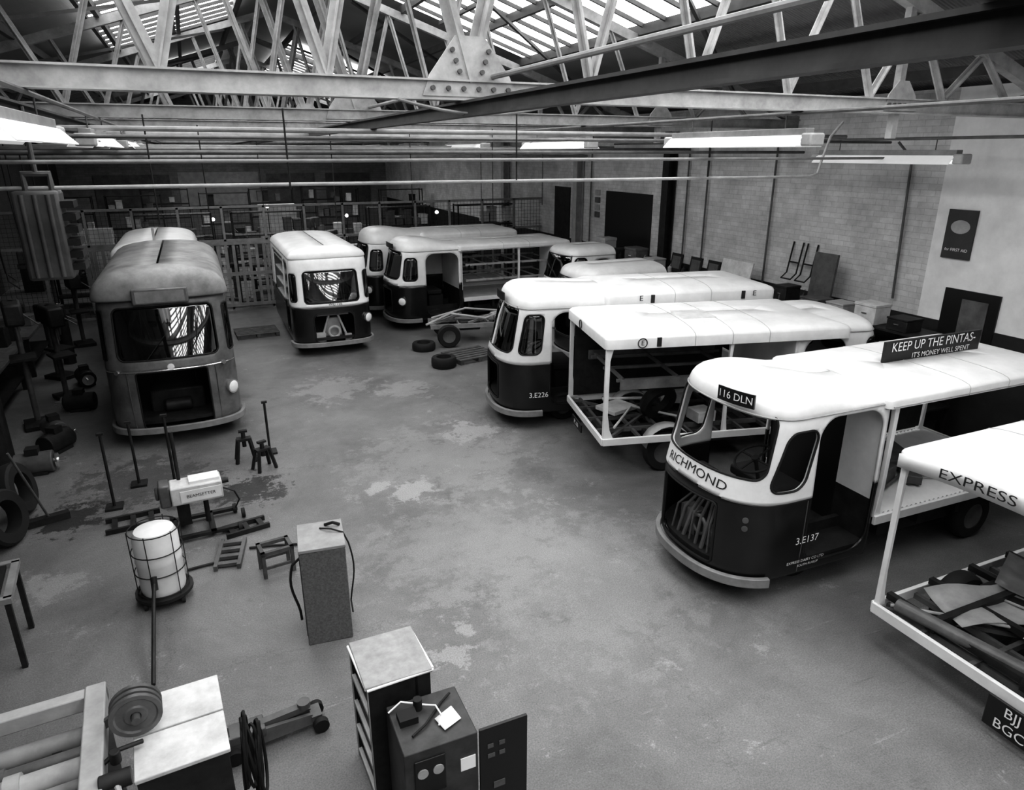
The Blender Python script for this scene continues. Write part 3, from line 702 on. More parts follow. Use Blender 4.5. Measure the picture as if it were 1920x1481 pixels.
b=MB(); b.bb((-dL+.1,.86,.62),(-1.8,.88,1.86)); b.obj('side_board',DARK,droot)
b=MB(); b.lathe([(.16,-.06),(.27,-.08),(.3,0),(.27,.08),(.16,.06),(.16,-.06)],(0,0,0),'y',24); o=b.obj('spare_wheel',BLACK,droot,loc=(-3.3,-.2,.83)); o.rotation_euler=(.4,0,.3)
b=MB(); b.box((-3.8,.2,.62),(.5,.4,.06),rz=.5); b.box((-2.8,.4,.64),(.4,.3,.08),rz=-.3); b.tube([(-4.1,-.6,.62),(-3.6,.1,.66),(-3.0,-.4,.63)],.02); b.tube([(-3.9,.6,.62),(-3.2,.3,.7),(-2.5,.6,.63)],.025); b.box((-2.7,-.4,.66),(.3,.3,.16),rz=.2); b.obj('loose_brackets',CREAM,droot,bevel=.006)
b=MB(); b.cyl((-3.9,-.3,.42),(-3.4,-.3,.42),.11); b.cyl((-2.9,.1,.4),(-2.9,.6,.4),.1); b.box((-2.5,-.1,.42),(.4,.5,.2)); b.tube([(-4.2,.5,.45),(-3.5,.55,.35),(-2.6,.4,.45)],.03); b.obj('running_gear',DARK,droot)
# B and A
B,(surf,S,sA)=milk_float('white over dark milk float with open load bay',(4.2,17.5,0),180,dict(dd=.045,belt=1.15,doors=(1,0)),L=4.9,bedk=dict(posts=((-4.8,.78,.05),(-4.8,-.78,.05),(-3.4,.78,.05)),deck='plain',frames=True))
plate(B,roofsurf(surf,2.0,.03),-.3,.3,2.03,2.15)
b=MB(); b.bb((-4.87,-.78,.75),(-4.83,.78,1.94)); b.bb((-4.85,.2,.75),(-4.3,.78,1.94)); b.obj('rear_panel',WHITE,B)
A,(surf,S,sA)=milk_float('white over dark milk float parked behind another float',(3.8,19.4,0),180,dict(dd=.045,belt=1.15,roof_h=.38),L=4.6,cv=(1.97,2.16,.12),bedk=dict(posts=((-4.5,.78,.05),(-4.5,-.78,.05)),deck='plain'))
# F
FR=(9.56,2.68,0)
froot=thing('milk_float','white milk float load bed and roof with EXPRESS lettering','milk float',FR,0,'parked milk floats')
FL=4.42; FW=1.74
cabin(froot,W=FW,dd=.06,lights=(0,0))
canopy(froot,-FL,-1.7,FW+.06,1.84,1.94,.07)
bed(froot,-1.84,-FL+.03,FW,zd=.42,deck='open',posts=((-FL+.05,.84,.035),(-FL+.05,-.84,.035)),ztop=1.9,guards=False)
n=20; top=[];bot=[]
for i in range(n+1):
    y=-FW/2+FW*i/n; k=1-(2*y/FW)**2; top.append((-FL-.02,y,1.92+.10*k)); bot.append((-FL-.02,y,1.80+.05*k))
b=MB(); b.rings([[Vector(t) for t in top],[Vector(t) for t in bot]],False); b.obj('fascia',WHITE,froot,solid=.02)
text('EXPRESS',.115,lambda x,y:Vector((-FL-.045,.2-x,1.86+.07*(1-(2*(.2-x)/FW)**2)+y)),froot,LETD,sx=1.4)
b=MB(); b.cyl((-FL+.12,.7,.49),(-FL+.35,-.95,.52),.06,16); b.obj('rolled_tube',GREYP,froot)
b=MB(); b.bb((-FL-.03,-.64,.08),(-FL-.01,-.24,.36)); b.obj('number_plate',PLATE,froot,bevel=.01)
text('BJJ',.12,lambda x,y:Vector((-FL-.036,-.44-x,.29+y)),froot); text('BGC',.12,lambda x,y:Vector((-FL-.036,-.44-x,.155+y)),froot)
for cx,cy,cz,sx_,sy_,rz,rx,m in((-3.6,.35,.52,.9,.5,-.3,.12,LGREY),(-3.3,-.2,.56,1.0,.45,.2,-.1,CREAM),(-3.75,-.45,.5,.5,.5,.6,.05,MID),(-2.9,.4,.55,.7,.5,.4,.1,GREYP)):
    b=MB(); rs=[]
    for i in range(9):
        rs.append([Vector((-sx_/2+sx_*i/8,-sy_/2+sy_*j/4,.03*math.sin(i*.8)+.02*math.cos(j*1.3))) for j in range(5)])
    b.rings(rs,False); M=Matrix.Rotation(rz,3,'Z')@Matrix.Rotation(rx,3,'X'); b.v=[tuple(M@Vector(p)+Vector((cx,cy,cz))) for p in b.v]; b.obj('metal_sheet',m,froot,solid=.004)
b=MB(); b.tube([(-FL+.1,.75,.46),(-FL+.6,.2,.5),(-FL+1.2,-.3,.46)],.015); b.tube([(-FL+1.0,.8,.46),(-FL+1.1,.0,.52),(-FL+.8,-.8,.46)],.012); b.obj('loose_rods',LGREY,froot)
# centre van
cv=thing('delivery_van','white over dark electric delivery van with open side shelves','delivery van',(2.5,15.35,0),math.radians(-90))
surf,S,sA=cabin(cv,W=1.72,a=.42,n=3.2,back=3.9,belt=1.1,z0=.25,z1=2.14,lean=.2,dd=.04,roof_h=.22,screen=(0,1.52,.6,.34,.09,0),
    quarter=(.88,1.52,.12,.3,.06,0),hatch=(0,.62,.44,.33,.14,0),doors=(0,1),door=(.62,1.3,.4,2.0),lights=(1,0),arch=0,over=1.02,dr=.1,
    extra=(('load_opening',(-(0.86+.35+1.9),1.5,1.0,.52,.05,0),False,False),))
for z in(1.0,1.3,1.6,1.9):
    b=MB(); b.bb((-3.3,-.82,z),(-1.6,-.2,z+.03)); b.obj('shelf',LGREY,cv)
b=MB(); b.bb((-3.9,-.83,.3),(-3.86,.83,2.14)); b.obj('rear_panel',WHITE,cv)
b=MB(); b.prism([(-.22,y,z) for y,z in((-.2,.3),(.2,.3),(.13,.8),(-.13,.8))],(-.1,0,0)); b.bb((-.25,-.35,.86),(-.2,.35,.9)); b.cyl((-.14,-.3,.3),(-.14,-.1,.88),.025); b.cyl((-.14,.3,.3),(-.14,.1,.88),.025); b.torus((-.13,0,.5),.12,.03,'x'); b.box((-.15,-.3,.4),(.1,.2,.2)); b.box((-.15,.3,.35),(.1,.15,.15)); b.obj('motor_frame',LGREY,cv)
ctext('WE/156',.09,surf,.05,1.145,cv,LETD); steering(cv,-.6,.3,1.15)
for x in(-.9,-3.0):
    for sgn in(1,-1): wheel(cv,x,sgn*.66,.25)
# left van
RG=mat('roof_grey',.24,.45,var=.45,scale=2.5)
lv=thing('delivery_van','dull grey electric delivery van with pale domed roof','delivery van',(-.65,11.25,0),math.radians(-90))
surf,S,sA=cabin(lv,W=1.84,a=.55,n=2.7,back=4.2,belt=1.2,z0=.25,z1=2.26,lean=.28,dd=.035,roof_h=.42,screen=(0,1.74,.72,.38,.1,0),
    quarter=(1.03,1.72,.13,.36,.06,0),hatch=(0,.72,.5,.46,.05,0),doors=(0,0),lights=(1,0),arch=0,mu=GREYP,ml=GREYP,mr=RG,over=1.07,hang=.02,
    extra=(('side_window',(1.95,1.7,.45,.35,.06,0),True,True),))
b=MB(); b.bb((-4.2,-.9,.3),(-4.16,.9,2.26)); b.obj('rear_panel',GREYP,lv)
b=MB(); b.bb((-.42,-.38,2.17),(-.16,.38,2.4)); db=b.obj('destination_box',GREYP,lv,bevel=.02)
b=MB(); b.bb((-.165,-.33,2.2),(-.155,.33,2.37)); b.obj('destination_blind',PIPEM,db)
b=MB(); b.cyl(surf(0,1.24,0),surf(0,1.24,.02),.05,16); b.obj('badge',CHROME,lv)
for s in(.75,-.75):
    b=MB(); b.cyl(surf(s,1.2,0),surf(s,1.2,.04),.035,12); b.obj('side_lamp',CHROME,lv)
b=MB(); b.tube([surf(-1.0+2.0*i/20,1.2,.008) for i in range(21)],.01,6); b.obj('waist_moulding',CHROME,lv)
for s in(-.62,.62):
    b=MB(); b.tube([surf(s,z,.006) for z in(.3,.6,.9,1.2)],.008,6); b.obj('panel_bead',MID,lv)
for q in((-.3,-.15,-.02),(.25,.38,.48)):
    b=MB(); b.tube([surf(q[0],1.37,.03),surf(q[1],1.55,.03),surf(q[2],1.7,.03)],.006); b.obj('wiper',BLACK,lv)
steering(lv,-.6,.3,1.2)
b=MB(); b.bb((-.85,-.4,.3),(-.5,.4,.75)); b.cyl((-.45,-.2,.5),(-.45,.2,.5),.1); b.obj('motor_cover',DARK,lv,bevel=.03)
for x in(-.95,-3.2):
    for sgn in(1,-1): wheel(lv,x,sgn*.72,.26)
# white vehicle behind left van
bv=thing('delivery_van','white roofed delivery van parked behind the grey van','delivery van',(-.9,16.0,0),math.radians(-90))
cabin(bv,W=1.75,a=.45,n=3,back=3.6,z1=2.25,dd=.06,roof_h=.3,doors=(0,0),lights=(0,0),quarter=None,over=1.0)
b=MB(); b.bb((-3.6,-.85,.3),(-3.56,.85,2.25)); b.obj('rear_panel',WHITE,bv)
b=MB(); b.bb((-.7,.0,2.5),(-.66,.05,2.8)); b.obj('roof_bracket',LGREY,bv)
for x in(-.95,-2.8):
    for sgn in(1,-1): wheel(bv,x,sgn*.66,.26)
g1=thing('cab_shell','bare white milk float cab shell','vehicle cab',(8.0,15.75,0),math.pi); cabin(g1,W=1.5,dd=.05,bumper=False,lights=(0,0),ml=WHITE,roof_h=.2,z1=1.9,back=1.5,door=(.85,1.42,.45,1.8),z0=.02)
g2,_=milk_float('low white milk float roof behind the other floats',(7.2,13.5,0),180,dict(dd=.05,z1=1.72,roof_h=.25,screen=(0,1.48,.6,.22,.1,0),quarter=None,door=(.85,1.72,.45,1.62),back=2.2,lights=(0,0),z0=.02),can=False)
# ---------------------------------------------------------------- partition
PY=21.2
pr=thing('mesh_partition','steel framed wire mesh partition with slatted gates','partition',(0,PY,0))
b=MB()
xs=[XW0+.05+1.1*i for i in range(15)]
for x in xs: b.bb((x-.03,-.03,0),(x+.03,.03,2.9))
for z in(1.95,2.85,.05): b.bb((XW0,-.03,z),(XW1-.05,.03,z+.06))
b.obj('partition_frame',PIPEM,pr)
b=MB(); x=XW0+.1
while x<XW1-.05: b.bb((x-.003,-.004,.1),(x+.003,.004,2.85)); x+=.11
z=.2
while z<2.85: b.bb((XW0,-.004,z-.003),(XW1-.05,.004,z+.003)); z+=.11
b.obj('wire_mesh',DARK,pr)
b=MB(); x=-2.8
while x<1.95: b.bb((x,-.06,.12),(x+.08,-.03,1.93)); x+=.2
for z in(.12,1.0,1.86): b.bb((-2.8,-.07,z),(2.0,-.04,z+.1))
b.obj('slatted_gate',PIPEM,pr)
# ---------------------------------------------------------------- workshop clutter builders
def bench(loc,rz,L=2,D=.7,H=.85,m=WOOD,label='heavy dark timber workbench with shelf',items=True):
    o=thing('workbench',label,'workbench',loc,rz,'workbenches')
    b=MB(); b.bb((-L/2,-D/2,H-.06),(L/2,D/2,H)); b.obj('bench_top',m,o,bevel=.006)
    for x in(-L/2+.08,L/2-.08):
        for y in(-D/2+.08,D/2-.08):
            b=MB(); b.bb((x-.04,y-.04,0),(x+.04,y+.04,H-.06)); b.obj('leg',DARK,o)
    b=MB(); b.bb((-L/2+.08,-D/2+.05,.25),(L/2-.08,D/2-.05,.28)); b.obj('lower_shelf',DARK,o)
    return o
def drill(loc,m=DARK,h=1.7):
    o=thing('pillar_drill','dark cast iron pillar drill','drill press',loc,random.uniform(-1,1))
    b=MB(); b.bb((-.2,-.25,0),(.2,.25,.08)); b.obj('base',m,o,bevel=.01)
    b=MB(); b.cyl((0,.1,.08),(0,.1,h),.045); b.obj('pillar',MID,o)
    b=MB(); b.bb((-.13,-.32,h-.35),(.13,.25,h)); b.obj('drill_head',m,o,bevel=.04)
    b=MB(); b.cyl((0,-.2,h-.35),(0,-.2,h-.6),.03,12,.015); b.obj('chuck',MID,o)
    b=MB(); b.bb((-.18,-.34,h-.9),(.18,.1,h-.86)); b.obj('work_table',m,o)
    b=MB(); b.tube([(.13,-.1,h-.2),(.3,-.3,h-.35)],.012); b.obj('feed_handle',MID,o)
def gasbottle(loc,r=.12,h=1.3,m=DARK):
    b=MB(); b.lathe([(.001,0),(r,0),(r,h*.82),(r*.85,h*.9),(r*.4,h*.95),(r*.3,h),(.001,h)],(0,0,0),'z',18); o=b.obj('gas_cylinder',m,label='tall dark steel gas cylinder',cat='gas cylinder',loc=loc)
    b=MB(); b.cyl((0,0,h),(0,0,h+.08),.03); b.torus((0,0,h+.09),.04,.01); b.obj('valve',CHROME,o)
def machine(loc,rz=0):
    o=thing('lathe','dark engineering lathe on cabinet stands','lathe',loc,rz)
    for a,c_ in((-1,-.45),(.5,.95)): b=MB(); b.bb((a,-.23,0),(c_,.23,.75)); b.obj('stand',DARK,o,bevel=.02)
    b=MB(); b.bb((-1.05,-.2,.75),(1.05,.2,.9)); b.obj('bed',MID,o,bevel=.01)
    b=MB(); b.bb((-1,-.25,.9),(-.5,.25,1.3)); b.obj('headstock',GREYP,o,bevel=.04)
    b=MB(); b.cyl((-.5,0,1.1),(-.36,0,1.1),.13,18); b.obj('chuck',CHROME,o)
    b=MB(); b.bb((.65,-.12,.9),(.95,.12,1.15)); b.obj('tailstock',GREYP,o,bevel=.03)
    b=MB(); b.bb((-.1,-.3,.9),(.2,.25,1.0)); b.cyl((.05,-.3,.95),(.05,-.36,.95),.08); b.obj('saddle',MID,o)
def rack(loc,rz=0,W=1.8,H=2.4,n=5,m=DARK,label='tall dark steel parts rack'):
    o=thing('parts_rack',label,'rack',loc,rz,'parts racks')
    for i in range(n):
        z=.1+(H-.15)*i/(n-1); b=MB(); b.bb((-W/2,-.25,z),(W/2,.25,z+.03)); b.obj('shelf_board',m,o)
    for x in(-W/2+.02,W/2-.02):
        for y in(-.23,.23): b=MB(); b.bb((x-.02,y-.02,0),(x+.02,y+.02,H)); b.obj('upright',m,o)
    return o
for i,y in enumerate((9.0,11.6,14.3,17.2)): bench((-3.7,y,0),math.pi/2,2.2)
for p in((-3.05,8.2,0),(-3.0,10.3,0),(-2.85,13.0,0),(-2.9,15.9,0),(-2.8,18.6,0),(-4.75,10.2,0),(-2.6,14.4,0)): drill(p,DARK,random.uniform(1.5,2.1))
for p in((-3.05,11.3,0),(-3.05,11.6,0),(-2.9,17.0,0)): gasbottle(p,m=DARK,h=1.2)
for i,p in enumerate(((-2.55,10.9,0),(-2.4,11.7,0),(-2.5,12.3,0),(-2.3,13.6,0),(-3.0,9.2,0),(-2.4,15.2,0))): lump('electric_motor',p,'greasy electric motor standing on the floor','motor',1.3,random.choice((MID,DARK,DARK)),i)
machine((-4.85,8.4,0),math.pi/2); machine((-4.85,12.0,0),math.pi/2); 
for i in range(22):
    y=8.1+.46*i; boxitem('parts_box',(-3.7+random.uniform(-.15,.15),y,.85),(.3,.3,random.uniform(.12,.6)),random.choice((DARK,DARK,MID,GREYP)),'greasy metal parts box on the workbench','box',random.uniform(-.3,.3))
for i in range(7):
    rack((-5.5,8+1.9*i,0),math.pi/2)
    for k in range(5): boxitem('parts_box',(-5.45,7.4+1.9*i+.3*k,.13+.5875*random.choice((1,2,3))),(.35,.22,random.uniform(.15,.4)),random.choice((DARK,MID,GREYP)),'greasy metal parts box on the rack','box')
for i in range(12):
    b=MB(); y=8.3+.9*i; x=-2.9+.15*math.sin(i*3)
    b.tube([(x,y,4.72),(x,y+.02,3.6),(x+.05,y,2.6+.3*math.sin(i*2)),(x+.15,y+.1,2.3)],.012); b.obj('air_hose',BLACK,label='black air hose hanging from overhead',cat='hose')
h=thing('hanging_heater','ribbed grey metal heater unit hanging from the roof','heater',(-1.25,7.6,3.2))
HG=mat('heater_grey',.075,.5,var=.4)
b=MB(); b.bb((-.2,-.16,0),(.16,.16,.78)); b.obj('casing',HG,h,bevel=.03)
for x in(-.12,-.02,.08): b=MB(); b.cyl((x,-.165,.03),(x,-.165,.75),.02); b.obj('rib',HG,h)
for i in range(6):
    b=MB(); b.bb((.16,-.14,.08+.11*i),(.26,.14,.14+.11*i)); b.obj('fin',DARK,h)
b=MB(); b.tube([(-.1,0,.78),(-.1,0,.92),(.1,0,.92),(.1,0,.78)],.03); b.tube([(0,0,.92),(0,0,1.5)],.02); b.obj('flue_pipe',MID,h)
# ---------------------------------------------------------------- foreground items
c=thing('metal_cabinet','grey steel equipment cabinet with cables hanging at its sides','cabinet',(.65,5.8,0),math.radians(-6))
b=MB(); b.bb((-.2,-.24,.0),(.2,.24,.97)); b.obj('body',mat('hammered_grey',.12,.45,var=.4,scale=60),c,bevel=.008)
b=MB(); b.bb((-.205,-.245,.97),(.205,.245,1.0)); b.obj('top',mat('grey_top',.27,.5,var=.25,scale=6),c,bevel=.005)
b=MB(); b.bb((-.206,-.2,.08),(-.2,.2,.9)); b.obj('door',DARK,c)
b=MB(); b.tube([(.0,.1,1.01),(.1,.02,1.03),(.2,-.02,1.0),(.24,-.05,.9)]+[(.24+.03*math.sin(i*.5),-.05-.03*i/10,.9-.075*i) for i in range(1,9)]+[(.22,-.2,.25)],.008); b.obj('cable',BLACK,c)
b=MB(); b.tube([(-.2,-.1,.85),(-.27,-.12,.8)]+[(-.27-.03*math.sin(i*.6),-.12,.8-.07*i) for i in range(1,8)]+[(-.24,-.1,.2)],.012); b.obj('cable',BLACK,c)
b=MB(); b.tube([(.05,.15,1.01),(.12,.1,1.05),(.18,.12,1.01)],.015); b.obj('connector',BLACK,c)
# shelf unit
c=thing('open_shelf_unit','dark open shelf unit with a pale top','shelf unit',(.82,3.96,0),math.radians(3))
b=MB(); b.box((0,0,.985),(.46,.5,.03),rz=-.04); b.obj('top',mat('pale_top',.30,.6,var=.25,scale=9),c,bevel=.006)
b=MB(); b.bb((-.22,-.24,0),(.21,-.215,.97)); b.bb((-.22,.215,0),(.21,.24,.97)); b.bb((.1,-.24,0),(.12,.24,.97)); b.obj('carcass',DARK,c)
for y in(-.2275,.2275): b=MB(); b.bb((-.226,y-.012,0),(-.22,y+.012,.97)); b.obj('edge_strip',LGREY,c)
for z in(.05,.28,.5,.73):
    b=MB(); b.bb((-.2,-.215,z),(.1,.215,z+.012)); b.obj('shelf',MID,c)
    b=MB(); b.bb((-.226,-.22,z-.004),(-.2,.22,z+.026)); b.obj('shelf_lip',CREAM,c)
for x in(-.232,.232):
    b=MB(); b.tube([(x,-.24,.985),(x,.24,.985)],.009); b.obj('edge_trim',WHITE,c)
b=MB(); b.tube([(-.23,-.252,.985),(.23,-.252,.985)],.009); b.obj('edge_trim',WHITE,c)
for i,(y,z) in enumerate(((-.1,.293),(.08,.513),(-.05,.743),(.1,.063))):
    boxitem('small_tin',(.74,3.96+y,z),(.1,.1,.1),random.choice((MID,LGREY,CREAM)),'small tin box inside the shelf unit','box')
# charger box
c=thing('battery_charger','dark steel battery charger box with open door','battery charger',(.95,3.44,0))
b=MB(); b.bb((-.24,-.22,0),(.24,.22,.85)); b.obj('body',mat('charger_dark',.04,.5,var=.5,scale=6),c,bevel=.008)
b=MB(); b.bb((.25,-.23,.05),(.58,-.21,.86)); d=b.obj('door',PLATE,c)
for x,z,w,hh in((.3,.62,.05,.03),(.38,.62,.04,.03),(.34,.35,.08,.05),(.3,.7,.04,.03),(.38,.7,.04,.03),(.3,.25,.14,.02)): 
    b=MB(); b.bb((x,-.236,z),(x+w,-.23,z+hh)); b.obj('label_plate',MID,d)
b=MB(); b.bb((-.18,-.232,.5),(.02,-.22,.78)); b.obj('meter_panel',PLATE,c,bevel=.006)
for x in(-.13,-.03): b=MB(); b.cyl((x,-.23,.68),(x,-.24,.68),.035,16); b.obj('dial',LGREY,c)
b=MB(); b.bb((.12,-.226,.58),(.22,-.22,.68)); b.obj('label_plate',LET,c)
b=MB(); b.tube([(-.24,.15,.86),(-.15,.17,.9),(0,.1,.88),(.05,.05,.9),(.07,-.02,.87),(.03,-.08,.86)],.006); b.obj('white_cable',LET,c)
b=MB(); b.bb((-.2,.0,.85),(-.08,.1,.9)); b.cyl((-.05,.12,.85),(-.05,.12,.93),.03); b.tube([(-.15,-.1,.86),(-.05,-.05,.87),(.1,.1,.86),(.18,.15,.87)],.008); b.obj('loose_fittings',BLACK,c)
for k in range(5):
    b=MB(); b.tube([(-.04+.13*math.cos(t*.35)+.01*k,-.26-.012*k,.2+.12*math.sin(t*.35)+.02*k) for t in range(18)],.009,6,True); b.obj('coiled_cable',BLACK,c)
b=MB(); b.add([(1.0,3.3,.866),(1.13,3.36,.858),(1.1,3.47,.875),(.97,3.42,.862)],[(0,1,2,3)]); b.obj('paper',LET,label='crumpled white paper lying on the charger',cat='paper',solid=.003)
# white cabinet
c=thing('low_cabinet','white-topped low cabinet with cables coiled at its side','cabinet',(-.51,3.93,0),math.radians(4))
b=MB(); b.bb((-.25,-.34,0),(.24,.34,.93)); b.obj('body',DARK,c,bevel=.006)
for y0,y1 in((-.35,-.008),(.008,.35)):
    b=MB(); b.bb((-.26,y0,.93),(.25,y1,.96)); b.obj('top_panel',CREAM,c,bevel=.006)
for i in range(9):
    cx=.29+.012*i; b=MB(); b.tube([(cx+.03*math.sin(t*.35+i)+.04,-.05+(.1+.02*math.sin(i))*math.cos(t*.35),.62-.015*i+(.28+.02*math.cos(i*2))*math.sin(t*.35)) for t in range(18)],.011,6,True); b.obj('coiled_cable',BLACK,c)
# roller frame machine
c=thing('roller_frame','pale steel frame machine with rollers and pulley','machine',(-1.33,3.9,0),math.radians(4))
b=MB()
for y in(-.55,.45): b.bb((-.6,y-.045,.92),(.42,y+.045,1.03))
b.bb((.3,-.6,.9),(.42,.5,1.04)); b.obj('top_frame',LGREY,c,bevel=.01)
for y in(-.52,.42):
    for xa in(.32,-.58): b=MB(); b.bb((xa,y-.045,0),(xa+.09,y+.045,.92)); b.obj('leg',LGREY,c)
for i,y in enumerate((-.42,-.29,-.15,-.01,.14,.3)):
    rr_=(.03,.045,.035,.07,.04,.06)[i]
    b=MB(); b.cyl((-.58,y,.9-.015*i),(.34,y,.9-.015*i),rr_,18); b.cyl((-.1-.1*(i%3),y,.9-.015*i),(-.02-.1*(i%3),y,.9-.015*i),rr_*1.3,18); b.obj('roller',(LGREY,GREYP,PIPEM)[i%3],c)
b=MB(); b.bb((-.3,-.5,.78),(-.25,.4,.82)); b.bb((.1,-.5,.78),(.15,.4,.82)); b.obj('cross_bar',DARK,c)
for k,dy in enumerate((0,.045,.09)):
    b=MB(); b.lathe([(.03,-.012),(.06,-.012),(.07,-.004),(.11,-.004),(.12,-.013),(.145,-.013),(.132,0),(.145,.013),(.12,.013),(.11,.004),(.07,.004),(.06,.012),(.03,.012)],(.6,-.02+dy,1.115),'y',30); b.obj('pulley',GREYP,c)
b=MB(); b.cyl((.6,-.08,1.115),(.6,.14,1.115),.025); b.beam((.4,.12,1.0),(.6,.12,1.115),.03,.05); b.obj('pulley_bracket',MID,c)
b=MB(); b.bb((.42,-.45,.9),(.5,-.3,1.02)); b.cyl((.4,-.38,1.02),(.56,-.38,1.02),.05); b.cyl((.48,-.22,1.0),(.48,-.22,1.08),.03); b.tube([(.4,-.2,.99),(.5,-.15,1.02),(.62,-.12,1.0)],.015); b.obj('gearbox',DARK,c,bevel=.015)
b=MB(); b.tube([(.3,-.5,.8),(.4,-.52,.95),(.5,-.48,1.0),(.48,-.38,1.02)],.02); b.obj('hose',LGREY,c)
# drum in cage trolley
c=thing('drum_trolley','white plastic drum held in a wire cage on castors','drum trolley',(-.8,6.95,0))
b=MB(); b.lathe([(.001,.12),(.2,.12),(.21,.16),(.21,.45),(.217,.47),(.21,.5),(.21,.72),(.18,.79),(.1,.82),(.001,.82)],(0,0,0),'z',28); b.obj('plastic_drum',WHITE,c)
b=MB()
for z in(.14,.36,.58,.8): b.torus((0,0,z),.235,.006,'z',24,6)
for i in range(6):
    t=math.pi*i/3+.2; b.cyl((.235*math.cos(t),.235*math.sin(t),.1),(.24*math.cos(t),.24*math.sin(t),.82),.005,6)
b.obj('wire_cage',DARK,c)
b=MB(); b.cyl((0,0,.08),(0,0,.115),.27,24); b.obj('base_tray',DARK,c)
for i in range(4):
    t=math.pi/4+math.pi*i/2; b=MB(); b.cyl((.24*math.cos(t)-.015,.24*math.sin(t),.04),(.24*math.cos(t)+.015,.24*math.sin(t),.04),.04,14); b.obj('castor',BLACK,c)
b=MB(); b.tube([(-.05,-.27,.35),(-.06,-.5,.25),(-.06,-1.4,.05)],.018); b.cyl((-.05,-.25,.4),(-.05,-.3,.28),.03); b.obj('tow_handle',DARK,c)
# beam setter
c=thing('headlamp_tester','wheeled headlamp beam setter with white lettered box','headlamp tester',(-.45,8.3,0),math.radians(4))
b=MB(); b.bb((-.26,-.16,.42),(.3,.14,.64)); b.obj('optical_box',CREAM,c,bevel=.015)
b=MB(); b.bb((-.16,-.17,.45),(.28,-.158,.59)); b.obj('front_panel',WHITE,c)
b=MB(); b.bb((-.05,-.1,.64),(.28,.1,.67)); b.obj('top_plate',WHITE,c)
text('BEAMSETTER',.055,lambda x,y:Vector((.06+x,-.174,.52+y)),c,LETD,sx=1.0)
b=MB(); b.cyl((-.15,.1,.05),(-.15,.1,1.25),.022); b.bb((-.3,-.3,.04),(.45,-.24,.08)); b.bb((-.3,.19,.04),(.45,.25,.08)); b.bb((-.3,-.3,.04),(-.24,.25,.08)); b.bb((.1,-.3,.04),(.16,.25,.08)); b.bb((-.22,.0,.08),(-.08,.2,.42)); b.cyl((.1,0,.08),(.1,0,.42),.03); b.obj('stand_column',DARK,c)
b=MB(); b.bb((-.38,-.12,.4),(-.26,.1,.68)); b.cyl((-.42,0,.55),(-.38,0,.55),.08); b.obj('eyepiece',MID,c,bevel=.02)
b=MB(); b.tube([(.3,-.05,.5),(.42,-.1,.45),(.47,-.05,.3),(.42,.05,.15)],.01); b.cyl((.3,0,.56),(.38,0,.56),.03); b.obj('adjuster',DARK,c)
for p in((-.3,-.3),(.42,-.3),(.42,.22),(-.3,.22),(.5,.05)):
    b=MB(); b.cyl((p[0]-.02,p[1],.06),(p[0]+.02,p[1],.06),.06,16); b.obj('castor',BLACK,c)
def ladder(loc,rz,L,W,n,label,m=MID,h=.06):
    o=thing('floor_frame',label,'steel frame',loc,rz)
    for y in(-W/2,W/2-.04): b=MB(); b.bb((-L/2,y,.0),(L/2,y+.04,h)); b.obj('side_rail',m,o)
    for i in range(n):
        x=-L/2+L*(i+.5)/n; b=MB(); b.bb((x-.03,-W/2+.04,h*.3),(x+.03,W/2-.04,h*.9)); b.obj('rung',m,o)
ladder((-.15,7.5,0),math.radians(80),.6,.28,4,'short steel ramp lying on the floor',MID)
ladder((-1.2,8.75,0),math.radians(5),.6,.35,3,'flat steel frame lying on the floor',DARK)
ladder((.05,8.05,0),math.radians(12),.5,.25,3,'flat steel frame lying on the floor',DARK)
b=MB(); b.tube([(-.6,7.35,.02),(-.45,7.37,.02),(-.33,7.38,.02)],.015); b.obj('iron_bar',DARK,label='thin iron bar lying on the floor',cat='bar')
b=MB(); b.tube([(.05,7.55,.02),(.3,7.5,.02),(.6,7.4,.02)],.015); b.obj('iron_bar',DARK,label='thin iron bar lying on the floor',cat='bar')
def stand(loc,rz=0,h=.45):
    o=thing('axle_stand','dark steel axle stand','axle stand',loc,rz)
    for x in(-.13,.13):
        for y in(-.1,.1): b=MB(); b.beam((x,y,0),(x*.6,y*.5,h*.75),.04,.04); b.obj('leg',DARK,o)
    b=MB(); b.bb((-.1,-.06,h*.72),(.1,.06,h*.8)); b.cyl((0,0,h*.5),(0,0,h),.03); b.bb((-.06,-.03,h),(.06,.03,h+.03)); b.obj('saddle',DARK,o)
stand((.2,10.15,0)); stand((.42,9.75,0),.4,.4); 
for p,hh in(((-1.45,9.3),1.0),((-1.2,9.9),.9),((.55,10.3),.8),((-.75,9.7),1.0)):
    b=MB(); b.cyl((p[0],p[1],.03),(p[0],p[1],hh),.018); b.bb((p[0]-.1,p[1]-.1,0),(p[0]+.1,p[1]+.1,.03)); b.bb((p[0]-.04,p[1]-.02,hh),(p[0]+.04,p[1]+.02,hh+.03)); b.obj('jack_post',DARK,label='upright steel jacking post on a foot plate',cat='stand')
o=thing('stool','small dark wooden frame stool','stool',(.3,7.0,0),math.radians(8))
b=MB(); b.bb((-.17,-.13,.27),(.17,-.09,.31)); b.bb((-.17,.09,.27),(.17,.13,.31)); b.bb((-.17,-.13,.27),(-.13,.13,.31)); b.bb((.13,-.13,.27),(.17,.13,.31)); b.obj('seat_frame',WOOD,o)
for x in(-.15,.15):
    for y in(-.11,.11): b=MB(); b.bb((x-.018,y-.018,0),(x+.018,y+.018,.27)); b.obj('leg',WOOD,o)
for y in(-.11,.11): b=MB(); b.bb((-.15,y-.01,.1),(.15,y+.01,.13)); b.obj('stretcher',WOOD,o)
